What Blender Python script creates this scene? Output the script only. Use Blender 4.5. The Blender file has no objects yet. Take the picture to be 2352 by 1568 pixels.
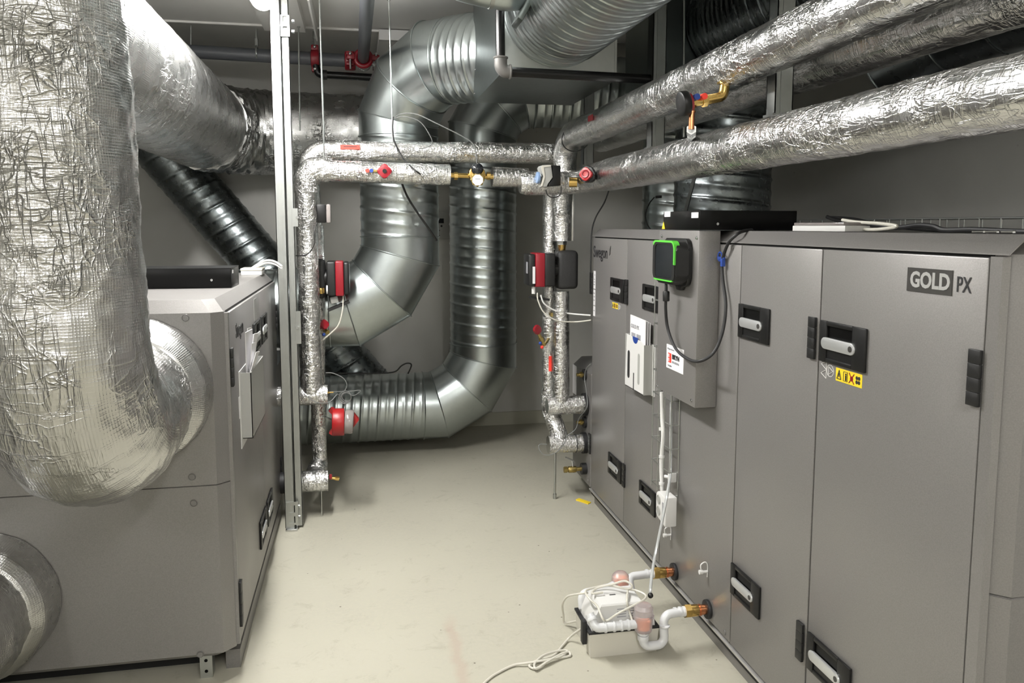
import bpy, bmesh, math, random
from mathutils import Vector, Matrix, noise as mnoise
PI = math.pi
V = Vector
random.seed(7)
SC = bpy.context.scene
COL = SC.collection

# ------------------------------------------------------------------ camera
F_PX, CXP, CYP = 1850.6, 1196.6, 717.5          # focal length and principal point of the (cropped) photograph
YAW, PIT, ROL = (math.radians(a) for a in (11.402, 6.135, -0.064))
EYE = V((0, 0, 1.6))
_f = V((math.sin(YAW)*math.cos(PIT), math.cos(YAW)*math.cos(PIT), -math.sin(PIT)))
_r = V((math.cos(YAW), -math.sin(YAW), 0))
_d = _f.cross(_r)
RGT = _r*math.cos(ROL) + _d*math.sin(ROL)
DWN = -_r*math.sin(ROL) + _d*math.cos(ROL)
FWD = _f
cam_data = bpy.data.cameras.new('camera'); cam = bpy.data.objects.new('camera', cam_data); COL.objects.link(cam)
cam_data.sensor_width = 36; cam_data.lens = 36*F_PX/2352
cam_data.shift_x = -(CXP-1176)/2352; cam_data.shift_y = -(784-CYP)/2352
cam_data.clip_start = 0.05; cam_data.clip_end = 50
m = Matrix.Identity(4)
for i, a in enumerate((RGT, -DWN, -FWD)):
    m[0][i], m[1][i], m[2][i] = a
m[0][3], m[1][3], m[2][3] = EYE
cam.matrix_world = m
SC.camera = cam
def ray(x, y): return RGT*((x-CXP)/F_PX) + DWN*((y-CYP)/F_PX) + FWD
def aY(x, y, Y): d = ray(x, y); return EYE + d*(Y/d.y)      # point seen at a pixel, at depth Y
def aX(x, y, X): d = ray(x, y); return EYE + d*(X/d.x)
def aZ(x, y, Z=0.0): d = ray(x, y); return EYE + d*((Z-1.6)/d.z)

# ------------------------------------------------------------------ world, exposure, lamps
w = bpy.data.worlds.new('world'); SC.world = w; w.use_nodes = True
w.node_tree.nodes['Background'].inputs[0].default_value = (0.5, 0.52, 0.55, 1)
w.node_tree.nodes['Background'].inputs[1].default_value = 0.03
SC.view_settings.view_transform = 'Standard'; SC.view_settings.look = 'None'
SC.view_settings.exposure = -0.24; SC.view_settings.gamma = 1.0
SC.view_settings.use_curve_mapping = False
CEIL = 2.87
LAMPS = [  # x, y0, y1, z, watts
    (-0.405, 2.55, 4.02, 2.600, 60),
    (0.55, -1.7, -0.2, 2.70, 38),
    (-1.75, -1.9, -0.6, 2.70, 6),
]

# ------------------------------------------------------------------ materials
MATS = {}
def nt(name):
    mt = bpy.data.materials.new(name); mt.use_nodes = True
    t = mt.node_tree; MATS[name] = mt
    return mt, t, t.nodes['Principled BSDF']
def simple(name, col, rough=0.5, metal=0.0, bump=0.0, bscale=60, var=0.0, alpha=1.0, trans=0.0, spec=0.5):
    mt, t, b = nt(name)
    b.inputs['Base Color'].default_value = (*col, 1); b.inputs['Roughness'].default_value = rough
    b.inputs['Metallic'].default_value = metal; b.inputs['Specular IOR Level'].default_value = spec
    b.inputs['Transmission Weight'].default_value = trans
    N = t.nodes; L = t.links
    tc = N.new('ShaderNodeTexCoord')
    no = N.new('ShaderNodeTexNoise'); no.inputs['Scale'].default_value = bscale; no.inputs['Detail'].default_value = 4
    L.new(tc.outputs['Object'], no.inputs['Vector'])
    if bump:
        bp = N.new('ShaderNodeBump'); bp.inputs['Strength'].default_value = bump; bp.inputs['Distance'].default_value = 0.002
        L.new(no.outputs['Fac'], bp.inputs['Height']); L.new(bp.outputs['Normal'], b.inputs['Normal'])
    n2 = N.new('ShaderNodeTexNoise'); n2.inputs['Scale'].default_value = 3.0; n2.inputs['Detail'].default_value = 5
    L.new(tc.outputs['Object'], n2.inputs['Vector'])
    r = N.new('ShaderNodeMapRange'); r.inputs['To Min'].default_value = 1-var; r.inputs['To Max'].default_value = 1+var
    L.new(n2.outputs['Fac'], r.inputs['Value'])
    mx = N.new('ShaderNodeVectorMath'); mx.operation = 'SCALE'; mx.inputs[0].default_value = col
    L.new(r.outputs['Result'], mx.inputs['Scale']); L.new(mx.outputs['Vector'], b.inputs['Base Color'])
    return mt
def foil_mat(name, col=(0.60, 0.60, 0.59), wscale=1.0, weave=0.35, rough=0.20, crink=0.9, cover=0.3, low=0.5):
    mt, t, b = nt(name); N = t.nodes; L = t.links
    b.inputs['Metallic'].default_value = 1.0; b.inputs['Roughness'].default_value = rough
    uv = N.new('ShaderNodeUVMap')
    mp = N.new('ShaderNodeMapping'); mp.inputs['Scale'].default_value = (wscale, wscale, wscale); L.new(uv.outputs['UV'], mp.inputs['Vector'])
    def noise(sc, det, dist=0.0, vec=None, rough_=0.55):
        n = N.new('ShaderNodeTexNoise'); n.inputs['Scale'].default_value = sc; n.inputs['Detail'].default_value = det
        n.inputs['Distortion'].default_value = dist; n.inputs['Roughness'].default_value = rough_
        L.new(vec or mp.outputs['Vector'], n.inputs['Vector']); return n.outputs['Fac']
    def math_(op, a, bb=None, c=None):
        n = N.new('ShaderNodeMath'); n.operation = op
        for i, q in enumerate((a, bb, c)):
            if q is None: continue
            if isinstance(q, (int, float)): n.inputs[i].default_value = q
            else: L.new(q, n.inputs[i])
        return n.outputs[0]
    st = N.new('ShaderNodeMapping'); st.inputs['Scale'].default_value = (0.45*wscale, 2.2*wscale, 1); L.new(uv.outputs['UV'], st.inputs['Vector'])
    st2 = N.new('ShaderNodeMapping'); st2.inputs['Scale'].default_value = (2.4*wscale, 0.5*wscale, 1); L.new(uv.outputs['UV'], st2.inputs['Vector'])
    # sharp creases: ridged noise
    def ridge(f, p=2.0):
        a = math_('ABSOLUTE', math_('SUBTRACT', f, 0.5)); return math_('POWER', math_('SUBTRACT', 1.0, math_('MULTIPLY', a, 2.0)), 12*p)
    r1 = ridge(noise(9, 3, 0.6)); r2 = ridge(noise(13, 3, 0.8, st.outputs['Vector'])); r3 = ridge(noise(13, 3, 0.8, st2.outputs['Vector']))
    msk = noise(2.6, 2, 0.3)
    mk = N.new('ShaderNodeMapRange'); mk.inputs['From Min'].default_value = 0.50; mk.inputs['From Max'].default_value = 0.62; L.new(msk, mk.inputs['Value'])
    cre = math_('MULTIPLY', math_('ADD', r1, math_('ADD', math_('MULTIPLY', r2, 0.8), math_('MULTIPLY', r3, 0.8))), math_('ADD', mk.outputs['Result'], cover))
    base = math_('ADD', math_('MULTIPLY', noise(5, 2, 0.5), low*2.2), math_('MULTIPLY', noise(22, 3, 0.8), math_('MULTIPLY', math_('ADD', mk.outputs['Result'], cover), 0.55)))
    fine = math_('MULTIPLY', noise(70, 3, 1.0), math_('MULTIPLY', math_('ADD', mk.outputs['Result'], cover), 0.16))
    w1 = N.new('ShaderNodeTexWave'); w1.bands_direction = 'X'; w1.inputs['Scale'].default_value = 46; L.new(uv.outputs['UV'], w1.inputs['Vector']); w1.inputs['Distortion'].default_value = 0.4
    w2 = N.new('ShaderNodeTexWave'); w2.bands_direction = 'Y'; w2.inputs['Scale'].default_value = 46; L.new(uv.outputs['UV'], w2.inputs['Vector']); w2.inputs['Distortion'].default_value = 0.4
    wv = math_('MULTIPLY', math_('ADD', math_('POWER', w1.outputs['Fac'], 6.0), math_('POWER', w2.outputs['Fac'], 6.0)), math_('MULTIPLY', noise(4, 2), 0.065*weave))
    h = math_('ADD', math_('ADD', math_('MULTIPLY', cre, 0.45*crink), math_('MULTIPLY', base, crink)), math_('ADD', math_('MULTIPLY', fine, crink), wv))
    bp = N.new('ShaderNodeBump'); bp.inputs['Strength'].default_value = 0.9; bp.inputs['Distance'].default_value = 0.012/wscale
    L.new(h, bp.inputs['Height']); L.new(bp.outputs['Normal'], b.inputs['Normal'])
    cr = N.new('ShaderNodeMapRange'); cr.inputs['To Min'].default_value = 0.82; cr.inputs['To Max'].default_value = 1.08
    L.new(noise(3, 4), cr.inputs['Value'])
    sc_ = N.new('ShaderNodeVectorMath'); sc_.operation = 'SCALE'; sc_.inputs[0].default_value = col; L.new(cr.outputs['Result'], sc_.inputs['Scale'])
    L.new(sc_.outputs['Vector'], b.inputs['Base Color'])
    rr = N.new('ShaderNodeMapRange'); rr.inputs['To Min'].default_value = rough-0.06; rr.inputs['To Max'].default_value = rough+0.14
    L.new(noise(14, 4), rr.inputs['Value']); L.new(rr.outputs['Result'], b.inputs['Roughness'])
    return mt
def galv_mat(name, col, rough=0.3):
    mt, t, b = nt(name); N = t.nodes; L = t.links
    b.inputs['Metallic'].default_value = 1.0
    tc = N.new('ShaderNodeTexCoord'); vo = N.new('ShaderNodeTexVoronoi'); vo.inputs['Scale'].default_value = 55
    L.new(tc.outputs['Object'], vo.inputs['Vector'])
    n = N.new('ShaderNodeTexNoise'); n.inputs['Scale'].default_value = 3.5; n.inputs['Detail'].default_value = 1.5; L.new(tc.outputs['Object'], n.inputs['Vector'])
    hs = N.new('ShaderNodeSeparateColor'); L.new(vo.outputs['Color'], hs.inputs['Color'])
    ad = N.new('ShaderNodeMath'); ad.operation = 'MULTIPLY_ADD'; ad.inputs[1].default_value = 0.03; L.new(hs.outputs[0], ad.inputs[0])
    m2 = N.new('ShaderNodeMapRange'); m2.inputs['To Min'].default_value = 0.75; m2.inputs['To Max'].default_value = 1.1; L.new(n.outputs['Fac'], m2.inputs['Value'])
    L.new(m2.outputs['Result'], ad.inputs[2])
    sc_ = N.new('ShaderNodeVectorMath'); sc_.operation = 'SCALE'; sc_.inputs[0].default_value = col; L.new(ad.outputs[0], sc_.inputs['Scale'])
    L.new(sc_.outputs['Vector'], b.inputs['Base Color'])
    r = N.new('ShaderNodeMapRange'); r.inputs['To Min'].default_value = rough-0.01; r.inputs['To Max'].default_value = rough+0.01; L.new(hs.outputs[1], r.inputs['Value'])
    L.new(r.outputs['Result'], b.inputs['Roughness'])
    bp = N.new('ShaderNodeBump'); bp.inputs['Strength'].default_value = 0.05; bp.inputs['Distance'].default_value = 0.02; L.new(n.outputs['Fac'], bp.inputs['Height']); L.new(bp.outputs['Normal'], b.inputs['Normal'])
    return mt
def floor_mat():
    mt, t, b = nt('floor_paint'); N = t.nodes; L = t.links
    b.inputs['Roughness'].default_value = 0.5; b.inputs['Specular IOR Level'].default_value = 0.35
    tc = N.new('ShaderNodeTexCoord')
    def noise(sc, det, dist=0, r=0.5):
        n = N.new('ShaderNodeTexNoise'); n.inputs['Scale'].default_value = sc; n.inputs['Detail'].default_value = det; n.inputs['Distortion'].default_value = dist; n.inputs['Roughness'].default_value = r
        L.new(tc.outputs['Object'], n.inputs['Vector']); return n
    def ramp(src, p0, p1, c0, c1):
        r = N.new('ShaderNodeValToRGB'); r.color_ramp.elements[0].position = p0; r.color_ramp.elements[1].position = p1
        r.color_ramp.elements[0].color = (*c0, 1); r.color_ramp.elements[1].color = (*c1, 1); L.new(src, r.inputs['Fac']); return r.outputs['Color']
    def mix(f, a, bb):
        m_ = N.new('ShaderNodeMix'); m_.data_type = 'RGBA'
        (L.new(f, m_.inputs['Factor']) if not isinstance(f, float) else setattr(m_.inputs['Factor'], 'default_value', f))
        for s, q in ((m_.inputs[6], a), (m_.inputs[7], bb)):
            if isinstance(q, tuple): s.default_value = (*q, 1)
            else: L.new(q, s)
        return m_.outputs[2]
    base = ramp(noise(1.3, 6).outputs['Fac'], 0.3, 0.75, (0.375, 0.360, 0.297), (0.440, 0.424, 0.350))
    mott = ramp(noise(55, 6, 0.4, 0.7).outputs['Fac'], 0.40, 0.60, (0, 0, 0), (1, 1, 1))
    c = mix(mott, base, (0.41, 0.392, 0.320))
    dirt = ramp(noise(9, 10, 0.5, 0.8).outputs['Fac'], 0.55, 0.74, (0, 0, 0), (0.75, 0.75, 0.75))
    c = mix(dirt, c, (0.27, 0.25, 0.195))
    vo = N.new('ShaderNodeTexVoronoi'); vo.inputs['Scale'].default_value = 8.5; vo.inputs['Randomness'].default_value = 1; L.new(tc.outputs['Object'], vo.inputs['Vector'])
    sp = ramp(vo.outputs['Distance'], 0.022, 0.042, (1, 1, 1), (0, 0, 0))
    c = mix(sp, c, (0.10, 0.085, 0.06))
    # long pinkish scuff in the middle of the floor
    px = N.new('ShaderNodeSeparateXYZ'); L.new(tc.outputs['Object'], px.inputs[0])
    wob = noise(6, 4, 0.5).outputs['Fac']
    a1 = N.new('ShaderNodeMath'); a1.operation = 'MULTIPLY_ADD'; a1.inputs[1].default_value = 0.10; L.new(wob, a1.inputs[0]); L.new(px.outputs['X'], a1.inputs[2])
    a2 = N.new('ShaderNodeMath'); a2.operation = 'SUBTRACT'; L.new(a1.outputs[0], a2.inputs[0]); a2.inputs[1].default_value = 0.385
    a3 = N.new('ShaderNodeMath'); a3.operation = 'ABSOLUTE'; L.new(a2.outputs[0], a3.inputs[0])
    a4 = N.new('ShaderNodeMapRange'); a4.inputs['From Min'].default_value = 0.008; a4.inputs['From Max'].default_value = 0.035; a4.inputs['To Min'].default_value = 0.5; a4.inputs['To Max'].default_value = 0; L.new(a3.outputs[0], a4.inputs['Value'])
    b4 = N.new('ShaderNodeMapRange'); b4.inputs['From Min'].default_value = 3.05; b4.inputs['From Max'].default_value = 3.2; b4.inputs['To Min'].default_value = 1; b4.inputs['To Max'].default_value = 0; L.new(px.outputs['Y'], b4.inputs['Value'])
    a5 = N.new('ShaderNodeMath'); a5.operation = 'MULTIPLY'; L.new(a4.outputs['Result'], a5.inputs[0]); L.new(b4.outputs['Result'], a5.inputs[1])
    c = mix(a5.outputs[0], c, (0.37, 0.29, 0.235))
    L.new(c, b.inputs['Base Color'])
    bp = N.new('ShaderNodeBump'); bp.inputs['Strength'].default_value = 0.25; bp.inputs['Distance'].default_value = 0.003; L.new(noise(40, 6).outputs['Fac'], bp.inputs['Height']); L.new(bp.outputs['Normal'], b.inputs['Normal'])
def wall_mat(name, c0, c1, specks=True):
    mt, t, b = nt(name); N = t.nodes; L = t.links
    b.inputs['Roughness'].default_value = 0.8; b.inputs['Specular IOR Level'].default_value = 0.3
    tc = N.new('ShaderNodeTexCoord'); n = N.new('ShaderNodeTexNoise'); n.inputs['Scale'].default_value = 2.2; n.inputs['Detail'].default_value = 8
    L.new(tc.outputs['Object'], n.inputs['Vector'])
    r = N.new('ShaderNodeValToRGB'); r.color_ramp.elements[0].position = 0.3; r.color_ramp.elements[1].position = 0.7
    r.color_ramp.elements[0].color = (*c0, 1); r.color_ramp.elements[1].color = (*c1, 1); L.new(n.outputs['Fac'], r.inputs['Fac'])
    vo = N.new('ShaderNodeTexVoronoi'); vo.inputs['Scale'].default_value = 5; L.new(tc.outputs['Object'], vo.inputs['Vector'])
    rr = N.new('ShaderNodeMapRange'); rr.inputs['From Min'].default_value = 0.02; rr.inputs['From Max'].default_value = 0.05; rr.inputs['To Min'].default_value = 0.6 if specks else 0; rr.inputs['To Max'].default_value = 0; L.new(vo.outputs['Distance'], rr.inputs['Value'])
    mx = N.new('ShaderNodeMix'); mx.data_type = 'RGBA'; L.new(rr.outputs['Result'], mx.inputs['Factor']); L.new(r.outputs['Color'], mx.inputs[6]); mx.inputs[7].default_value = (0.25, 0.24, 0.22, 1)
    L.new(mx.outputs[2], b.inputs['Base Color'])
    bp = N.new('ShaderNodeBump'); bp.inputs['Strength'].default_value = 0.3; bp.inputs['Distance'].default_value = 0.004
    n3 = N.new('ShaderNodeTexNoise'); n3.inputs['Scale'].default_value = 25; n3.inputs['Detail'].default_value = 6; L.new(tc.outputs['Object'], n3.inputs['Vector']); L.new(n3.outputs['Fac'], bp.inputs['Height']); L.new(bp.outputs['Normal'], b.inputs['Normal'])
def cab_mat(name, col, rough=0.36):
    mt, t, b = nt(name); N = t.nodes; L = t.links
    b.inputs['Metallic'].default_value = 0.35; b.inputs['Roughness'].default_value = rough
    tc = N.new('ShaderNodeTexCoord'); n = N.new('ShaderNodeTexNoise'); n.inputs['Scale'].default_value = 320; n.inputs['Detail'].default_value = 2
    L.new(tc.outputs['Object'], n.inputs['Vector'])
    r = N.new('ShaderNodeMapRange'); r.inputs['To Min'].default_value = 0.8; r.inputs['To Max'].default_value = 1.2; L.new(n.outputs['Fac'], r.inputs['Value'])
    s = N.new('ShaderNodeVectorMath'); s.operation = 'SCALE'; s.inputs[0].default_value = col; L.new(r.outputs['Result'], s.inputs['Scale']); L.new(s.outputs['Vector'], b.inputs['Base Color'])
    n2 = N.new('ShaderNodeTexNoise'); n2.inputs['Scale'].default_value = 3; n2.inputs['Detail'].default_value = 4; L.new(tc.outputs['Object'], n2.inputs['Vector'])
    r2 = N.new('ShaderNodeMapRange'); r2.inputs['To Min'].default_value = rough-0.05; r2.inputs['To Max'].default_value = rough+0.08; L.new(n2.outputs['Fac'], r2.inputs['Value']); L.new(r2.outputs['Result'], b.inputs['Roughness'])
    bp = N.new('ShaderNodeBump'); bp.inputs['Strength'].default_value = 0.12; bp.inputs['Distance'].default_value = 0.001; L.new(n.outputs['Fac'], bp.inputs['Height']); L.new(bp.outputs['Normal'], b.inputs['Normal'])
def emis(name, col, s):
    mt, t, b = nt(name); b.inputs['Base Color'].default_value = (*col, 1)
    b.inputs['Emission Color'].default_value = (*col, 1); b.inputs['Emission Strength'].default_value = s
floor_mat()
wall_mat('wall_paint', (0.48, 0.475, 0.45), (0.55, 0.545, 0.515))
wall_mat('wall_paint_light', (0.50, 0.495, 0.47), (0.56, 0.555, 0.53))
wall_mat('ceiling_paint', (0.80, 0.79, 0.765), (0.84, 0.83, 0.805), False)
wall_mat('skirting_paint', (0.42, 0.41, 0.34), (0.46, 0.45, 0.37), False)
foil_mat('foil_duct', wscale=1.0, weave=0.9, crink=0.8, rough=0.2, cover=0.06, low=0.35)
foil_mat('foil_duct_smooth', wscale=0.9, weave=0.9, crink=0.6, rough=0.24, cover=0.08, low=0.3)
foil_mat('foil_pipe', col=(0.74, 0.74, 0.73), wscale=1.8, weave=0.0, rough=0.2, crink=0.8, cover=0.4)
foil_mat('foil_pipe_large', col=(0.74, 0.74, 0.73), wscale=1.4, weave=0.25, rough=0.2, crink=0.6, cover=0.25, low=0.3)
foil_mat('foil_fitting', col=(0.74, 0.74, 0.73), wscale=2.4, weave=0.0, rough=0.2, crink=1.1, cover=0.45)
galv_mat('galvanised', (0.50, 0.545, 0.545), 0.29)
galv_mat('galvanised_shaded', (0.23, 0.255, 0.262), 0.28)  # galvanised steel with the shadow on the dim ducts put into its colour
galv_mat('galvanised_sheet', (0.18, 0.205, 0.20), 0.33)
galv_mat('zinc', (0.50, 0.515, 0.50), 0.36); galv_mat('zinc_shaded', (0.27, 0.28, 0.275), 0.36)  # second zinc is darkened to paint in the shade around the hanging posts
cab_mat('cabinet_grey', (0.225, 0.216, 0.209)); cab_mat('cabinet_frame', (0.195, 0.187, 0.181))
simple('edge_light', (0.55, 0.54, 0.52), 0.35, 0.6)
simple('black_plastic', (0.010, 0.010, 0.010), 0.45, bump=0.1, bscale=200)
simple('dark_plastic', (0.008, 0.008, 0.008), 0.4, spec=0.35)
simple('matt_black', (0.003, 0.003, 0.003), 0.3, spec=0.15)
simple('rubber', (0.012, 0.012, 0.013), 0.55)
simple('handle_metal', (0.60, 0.61, 0.61), 0.33, 0.6)
simple('white_plastic', (0.64, 0.635, 0.62), 0.4)
simple('pvc_white', (0.62, 0.625, 0.635), 0.28, var=0.02)
simple('cream_plastic', (0.56, 0.54, 0.475), 0.38, var=0.03)
simple('grey_plastic', (0.34, 0.34, 0.32), 0.45)
simple('paper', (0.70, 0.69, 0.70), 0.7)
simple('print_grey', (0.30, 0.30, 0.32), 0.6)
simple('ink', (0.02, 0.02, 0.022), 0.5)
simple('badge', (0.038, 0.036, 0.033), 0.45)
simple('silver_print', (0.42, 0.42, 0.41), 0.4, 0.2)
simple('yellow', (0.85, 0.62, 0.03), 0.4)
simple('red_paint', (0.24, 0.008, 0.016), 0.34)
simple('red_bright', (0.33, 0.010, 0.012), 0.35)
simple('red_label', (0.85, 0.05, 0.03), 0.45)
simple('blue_plastic', (0.015, 0.05, 0.26), 0.4)
simple('blue_grey', (0.20, 0.30, 0.48), 0.4)
simple('green_plastic', (0.10, 0.52, 0.05), 0.4)
simple('glass_screen', (0.015, 0.017, 0.02), 0.08, spec=0.8)
simple('brass', (0.62, 0.42, 0.14), 0.22, 1.0, bump=0.05)
simple('brass_dull', (0.42, 0.32, 0.12), 0.4, 1.0)
simple('copper', (0.65, 0.27, 0.13), 0.25, 1.0)
simple('steel', (0.60, 0.61, 0.61), 0.25, 1.0)
simple('cast_grey', (0.13, 0.125, 0.118), 0.5, 0.2, bump=0.3, bscale=90)
simple('cast_black', (0.018, 0.018, 0.018), 0.6, bump=0.5, bscale=150)
simple('pipe_grey', (0.085, 0.090, 0.10), 0.42)
simple('pipe_black', (0.006, 0.006, 0.006), 0.25, spec=0.3)
simple('wire_grey', (0.16, 0.165, 0.16), 0.45)
simple('trap_clear', (0.95, 0.90, 0.91), 0.32, trans=0.82)
simple('trap_orange', (1.0, 0.36, 0.19), 0.4)
simple('siren_clear', (0.55, 0.50, 0.48), 0.12, trans=0.6)
simple('tube_clear', (0.72, 0.74, 0.74), 0.1, trans=0.5)
simple('dark_gap', (0.01, 0.01, 0.01), 0.8)
emis('lamp_glow', (1.0, 0.985, 0.955), 95.0)
def M(n): return MATS[n]

# ------------------------------------------------------------------ mesh builder
BASE = {}
class MB:
    def __init__(s): s.bm = bmesh.new(); s.uv = s.bm.loops.layers.uv.new('UVMap')
    def verts(s, pts): return [s.bm.verts.new(p) for p in pts]
    def face(s, vs):
        try: return s.bm.faces.new(vs)
        except ValueError: return None
    def poly(s, pts): return s.face(s.verts(pts))
    def box(s, x0, x1, y0, y1, z0, z1, bev=0.0, seg=2):
        x0, x1 = min(x0, x1), max(x0, x1); y0, y1 = min(y0, y1), max(y0, y1); z0, z1 = min(z0, z1), max(z0, z1)
        v = s.verts([(x, y, z) for z in (z0, z1) for y in (y0, y1) for x in (x0, x1)])
        fs = [s.face([v[i] for i in q]) for q in ((0, 2, 3, 1), (4, 5, 7, 6), (0, 1, 5, 4), (2, 6, 7, 3), (0, 4, 6, 2), (1, 3, 7, 5))]
        if bev > 0:
            es = list({e for f in fs for e in f.edges})
            bmesh.ops.bevel(s.bm, geom=es, offset=bev, segments=seg, affect='EDGES', profile=0.5)
        return s
    def obox(s, c, ax, ay, az, hx, hy, hz, bev=0.0):
        """oriented box, half sizes"""
        n0 = len(s.bm.verts); t = MB(); t.box(-hx, hx, -hy, hy, -hz, hz, bev)
        s.merge(t, lambda p: V(c) + V(ax)*p.x + V(ay)*p.y + V(az)*p.z); return s
    def merge(s, o, fn=lambda p: p):
        mp = {}
        for v in o.bm.verts: mp[v] = s.bm.verts.new(fn(v.co))
        for f in o.bm.faces:
            nf = s.face([mp[v] for v in f.verts])
            if nf:
                for a, b in zip(nf.loops, f.loops): a[s.uv].uv = b[o.uv].uv
        o.bm.free(); return s
    def prism(s, pts, ext, bev=0.0):
        ext = V(ext); a = s.verts(pts); b = s.verts([V(p)+ext for p in pts]); n = len(pts)
        fs = [s.face(a[::-1]), s.face(b)] + [s.face([a[i], a[(i+1) % n], b[(i+1) % n], b[i]]) for i in range(n)]
        if bev > 0:
            es = list({e for f in fs if f for e in f.edges})
            bmesh.ops.bevel(s.bm, geom=es, offset=bev, segments=2, affect='EDGES', profile=0.5)
        return s
    def loft(s, rings, cap=True, close=True):
        R = [s.verts(r) for r in rings]; n = len(R[0])
        for a, b in zip(R, R[1:]):
            for i in range(n if close else n-1): s.face([a[i], a[(i+1) % n], b[(i+1) % n], b[i]])
        if cap: s.face(R[0][::-1]); s.face(R[-1])
        return s
    def tube(s, pts, r, n=16, caps=True, mod=None, closed=False, r0off=0.0):
        """swept tube; r a number or a list; mod(s_len, ang)->extra radius"""
        pts = [V(p) for p in pts]; k = len(pts)
        rs = r if isinstance(r, (list, tuple)) else [r]*k
        T = []
        for i in range(k):
            if closed: d = pts[(i+1) % k]-pts[i-1]
            elif i == 0: d = pts[1]-pts[0]
            elif i == k-1: d = pts[-1]-pts[-2]
            else: d = (pts[i+1]-pts[i]).normalized() + (pts[i]-pts[i-1]).normalized()
            T.append(d.normalized() if d.length > 1e-9 else V((0, 0, 1)))
        a = V((0, 0, 1)) if abs(T[0].z) < 0.9 else V((0, 1, 0))
        u = (a - T[0]*a.dot(T[0])).normalized(); L = 0.0; rings = []; Ls = []
        for i in range(k):
            if i: L += (pts[i]-pts[i-1]).length
            u = (u - T[i]*u.dot(T[i])).normalized(); v = T[i].cross(u); ring = []
            for j in range(n):
                th = 2*PI*j/n; rr = rs[i] + (mod(L, th) if mod else 0)
                ring.append(s.bm.verts.new(pts[i] + (u*math.cos(th)+v*math.sin(th))*rr))
            rings.append(ring); Ls.append(L)
        rm = sum(rs)/len(rs)
        for i in range(k if closed else k-1):
            A, B = rings[i], rings[(i+1) % k]
            for j in range(n):
                f = s.face([A[j], A[(j+1) % n], B[(j+1) % n], B[j]])
                if f:
                    c0, c1 = 2*PI*rm*j/n, 2*PI*rm*(j+1)/n; l0, l1 = Ls[i]+r0off, (Ls[i+1] if i+1 < k else L+0.01)+r0off
                    for lp, q in zip(f.loops, ((c0, l0), (c1, l0), (c1, l1), (c0, l1))): lp[s.uv].uv = q
        if caps and not closed: s.face(rings[0][::-1]); s.face(rings[-1])
        return s
    def cyl(s, p0, p1, r, n=20, r1=None, caps=True, bev=0.0):
        p0, p1 = V(p0), V(p1)
        if bev > 0:
            d = (p1-p0).normalized(); b = bev
            rr1 = r if r1 is None else r1
            return s.tube([p0, p0+d*b*0.3, p0+d*b, p1-d*b, p1-d*b*0.3, p1], [r-b, r-b*0.3, r, rr1, rr1-b*0.3, rr1-b], n, caps)
        return s.tube([p0, p1], [r, r if r1 is None else r1], n, caps)
    def ball(s, c, r, n=16, sc=(1, 1, 1), z0=-1.0, z1=1.0):
        c = V(c); m_ = n//2; rings = []
        for i in range(m_+1):
            ph = -PI/2 + PI*i/m_; zz = min(max(math.sin(ph), z0), z1); rad = math.sqrt(max(0, 1-zz*zz))
            rings.append([c+V((math.cos(2*PI*j/n)*rad*r*sc[0]+1e-6*j, math.sin(2*PI*j/n)*rad*r*sc[1], zz*r*sc[2])) for j in range(n)])
        return s.loft(rings)
    def torus(s, c, axis, R, r, n=32, m_=8):
        axis = V(axis).normalized(); a = V((0, 0, 1)) if abs(axis.z) < 0.9 else V((1, 0, 0))
        u = (a-axis*a.dot(axis)).normalized(); v = axis.cross(u)
        return s.tube([V(c)+(u*math.cos(2*PI*i/n)+v*math.sin(2*PI*i/n))*R for i in range(n)], r, m_, closed=True)
    def text(s, txt, size, origin, right, up, ext=0.0006, align='LEFT', bold=0.0, xs=1.0):
        cu = bpy.data.curves.new('lettering', 'FONT'); cu.body = txt; cu.size = size; cu.extrude = ext; cu.align_x = align; cu.offset = bold
        cu.resolution_u = 3
        o = bpy.data.objects.new('lettering', cu); COL.objects.link(o); bpy.context.view_layer.update()
        me = bpy.data.meshes.new_from_object(o.evaluated_get(bpy.context.evaluated_depsgraph_get()))
        right, up, origin = V(right), V(up), V(origin); nn = right.cross(up)
        vs = [s.bm.verts.new(origin + right*(v.co.x*xs) + up*v.co.y + nn*(v.co.z+ext)) for v in me.vertices]
        for p in me.polygons: s.face([vs[i] for i in p.vertices])
        bpy.data.objects.remove(o); bpy.data.meshes.remove(me); bpy.data.curves.remove(cu)
        return s
    def build(s, name, mat, parent=None, angle=35, base=None, smooth=True, mats=None):
        bm = s.bm; bmesh.ops.recalc_face_normals(bm, faces=bm.faces)
        if parent is not None: b = BASE[parent]
        elif base is not None: b = V(base)
        else:
            co = [v.co for v in bm.verts]
            b = V(((min(c.x for c in co)+max(c.x for c in co))/2, (min(c.y for c in co)+max(c.y for c in co))/2, min(c.z for c in co)))
        me = bpy.data.meshes.new(name)
        for v in bm.verts: v.co -= b
        bm.to_mesh(me); bm.free()
        me.materials.append(M(mat))
        if smooth:
            me.polygons.foreach_set('use_smooth', [True]*len(me.polygons)); me.set_sharp_from_angle(angle=math.radians(angle))
        o = bpy.data.objects.new(name, me); COL.objects.link(o)
        if parent is not None: o.parent = parent
        else: o.location = b
        BASE[o] = b
        return o
def tag(o, label=None, cat=None, group=None, kind=None):
    if label: o['label'] = label
    if cat: o['category'] = cat
    if group: o['group'] = group
    if kind: o['kind'] = kind
    return o
def thing(name, label, cat, loc, group=None):
    o = bpy.data.objects.new(name, None); COL.objects.link(o); o.location = loc; o.empty_display_size = 0.05; BASE[o] = V(loc)
    return tag(o, label, cat, group)
def lab(o, text): o['label'] = text; return o

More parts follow.
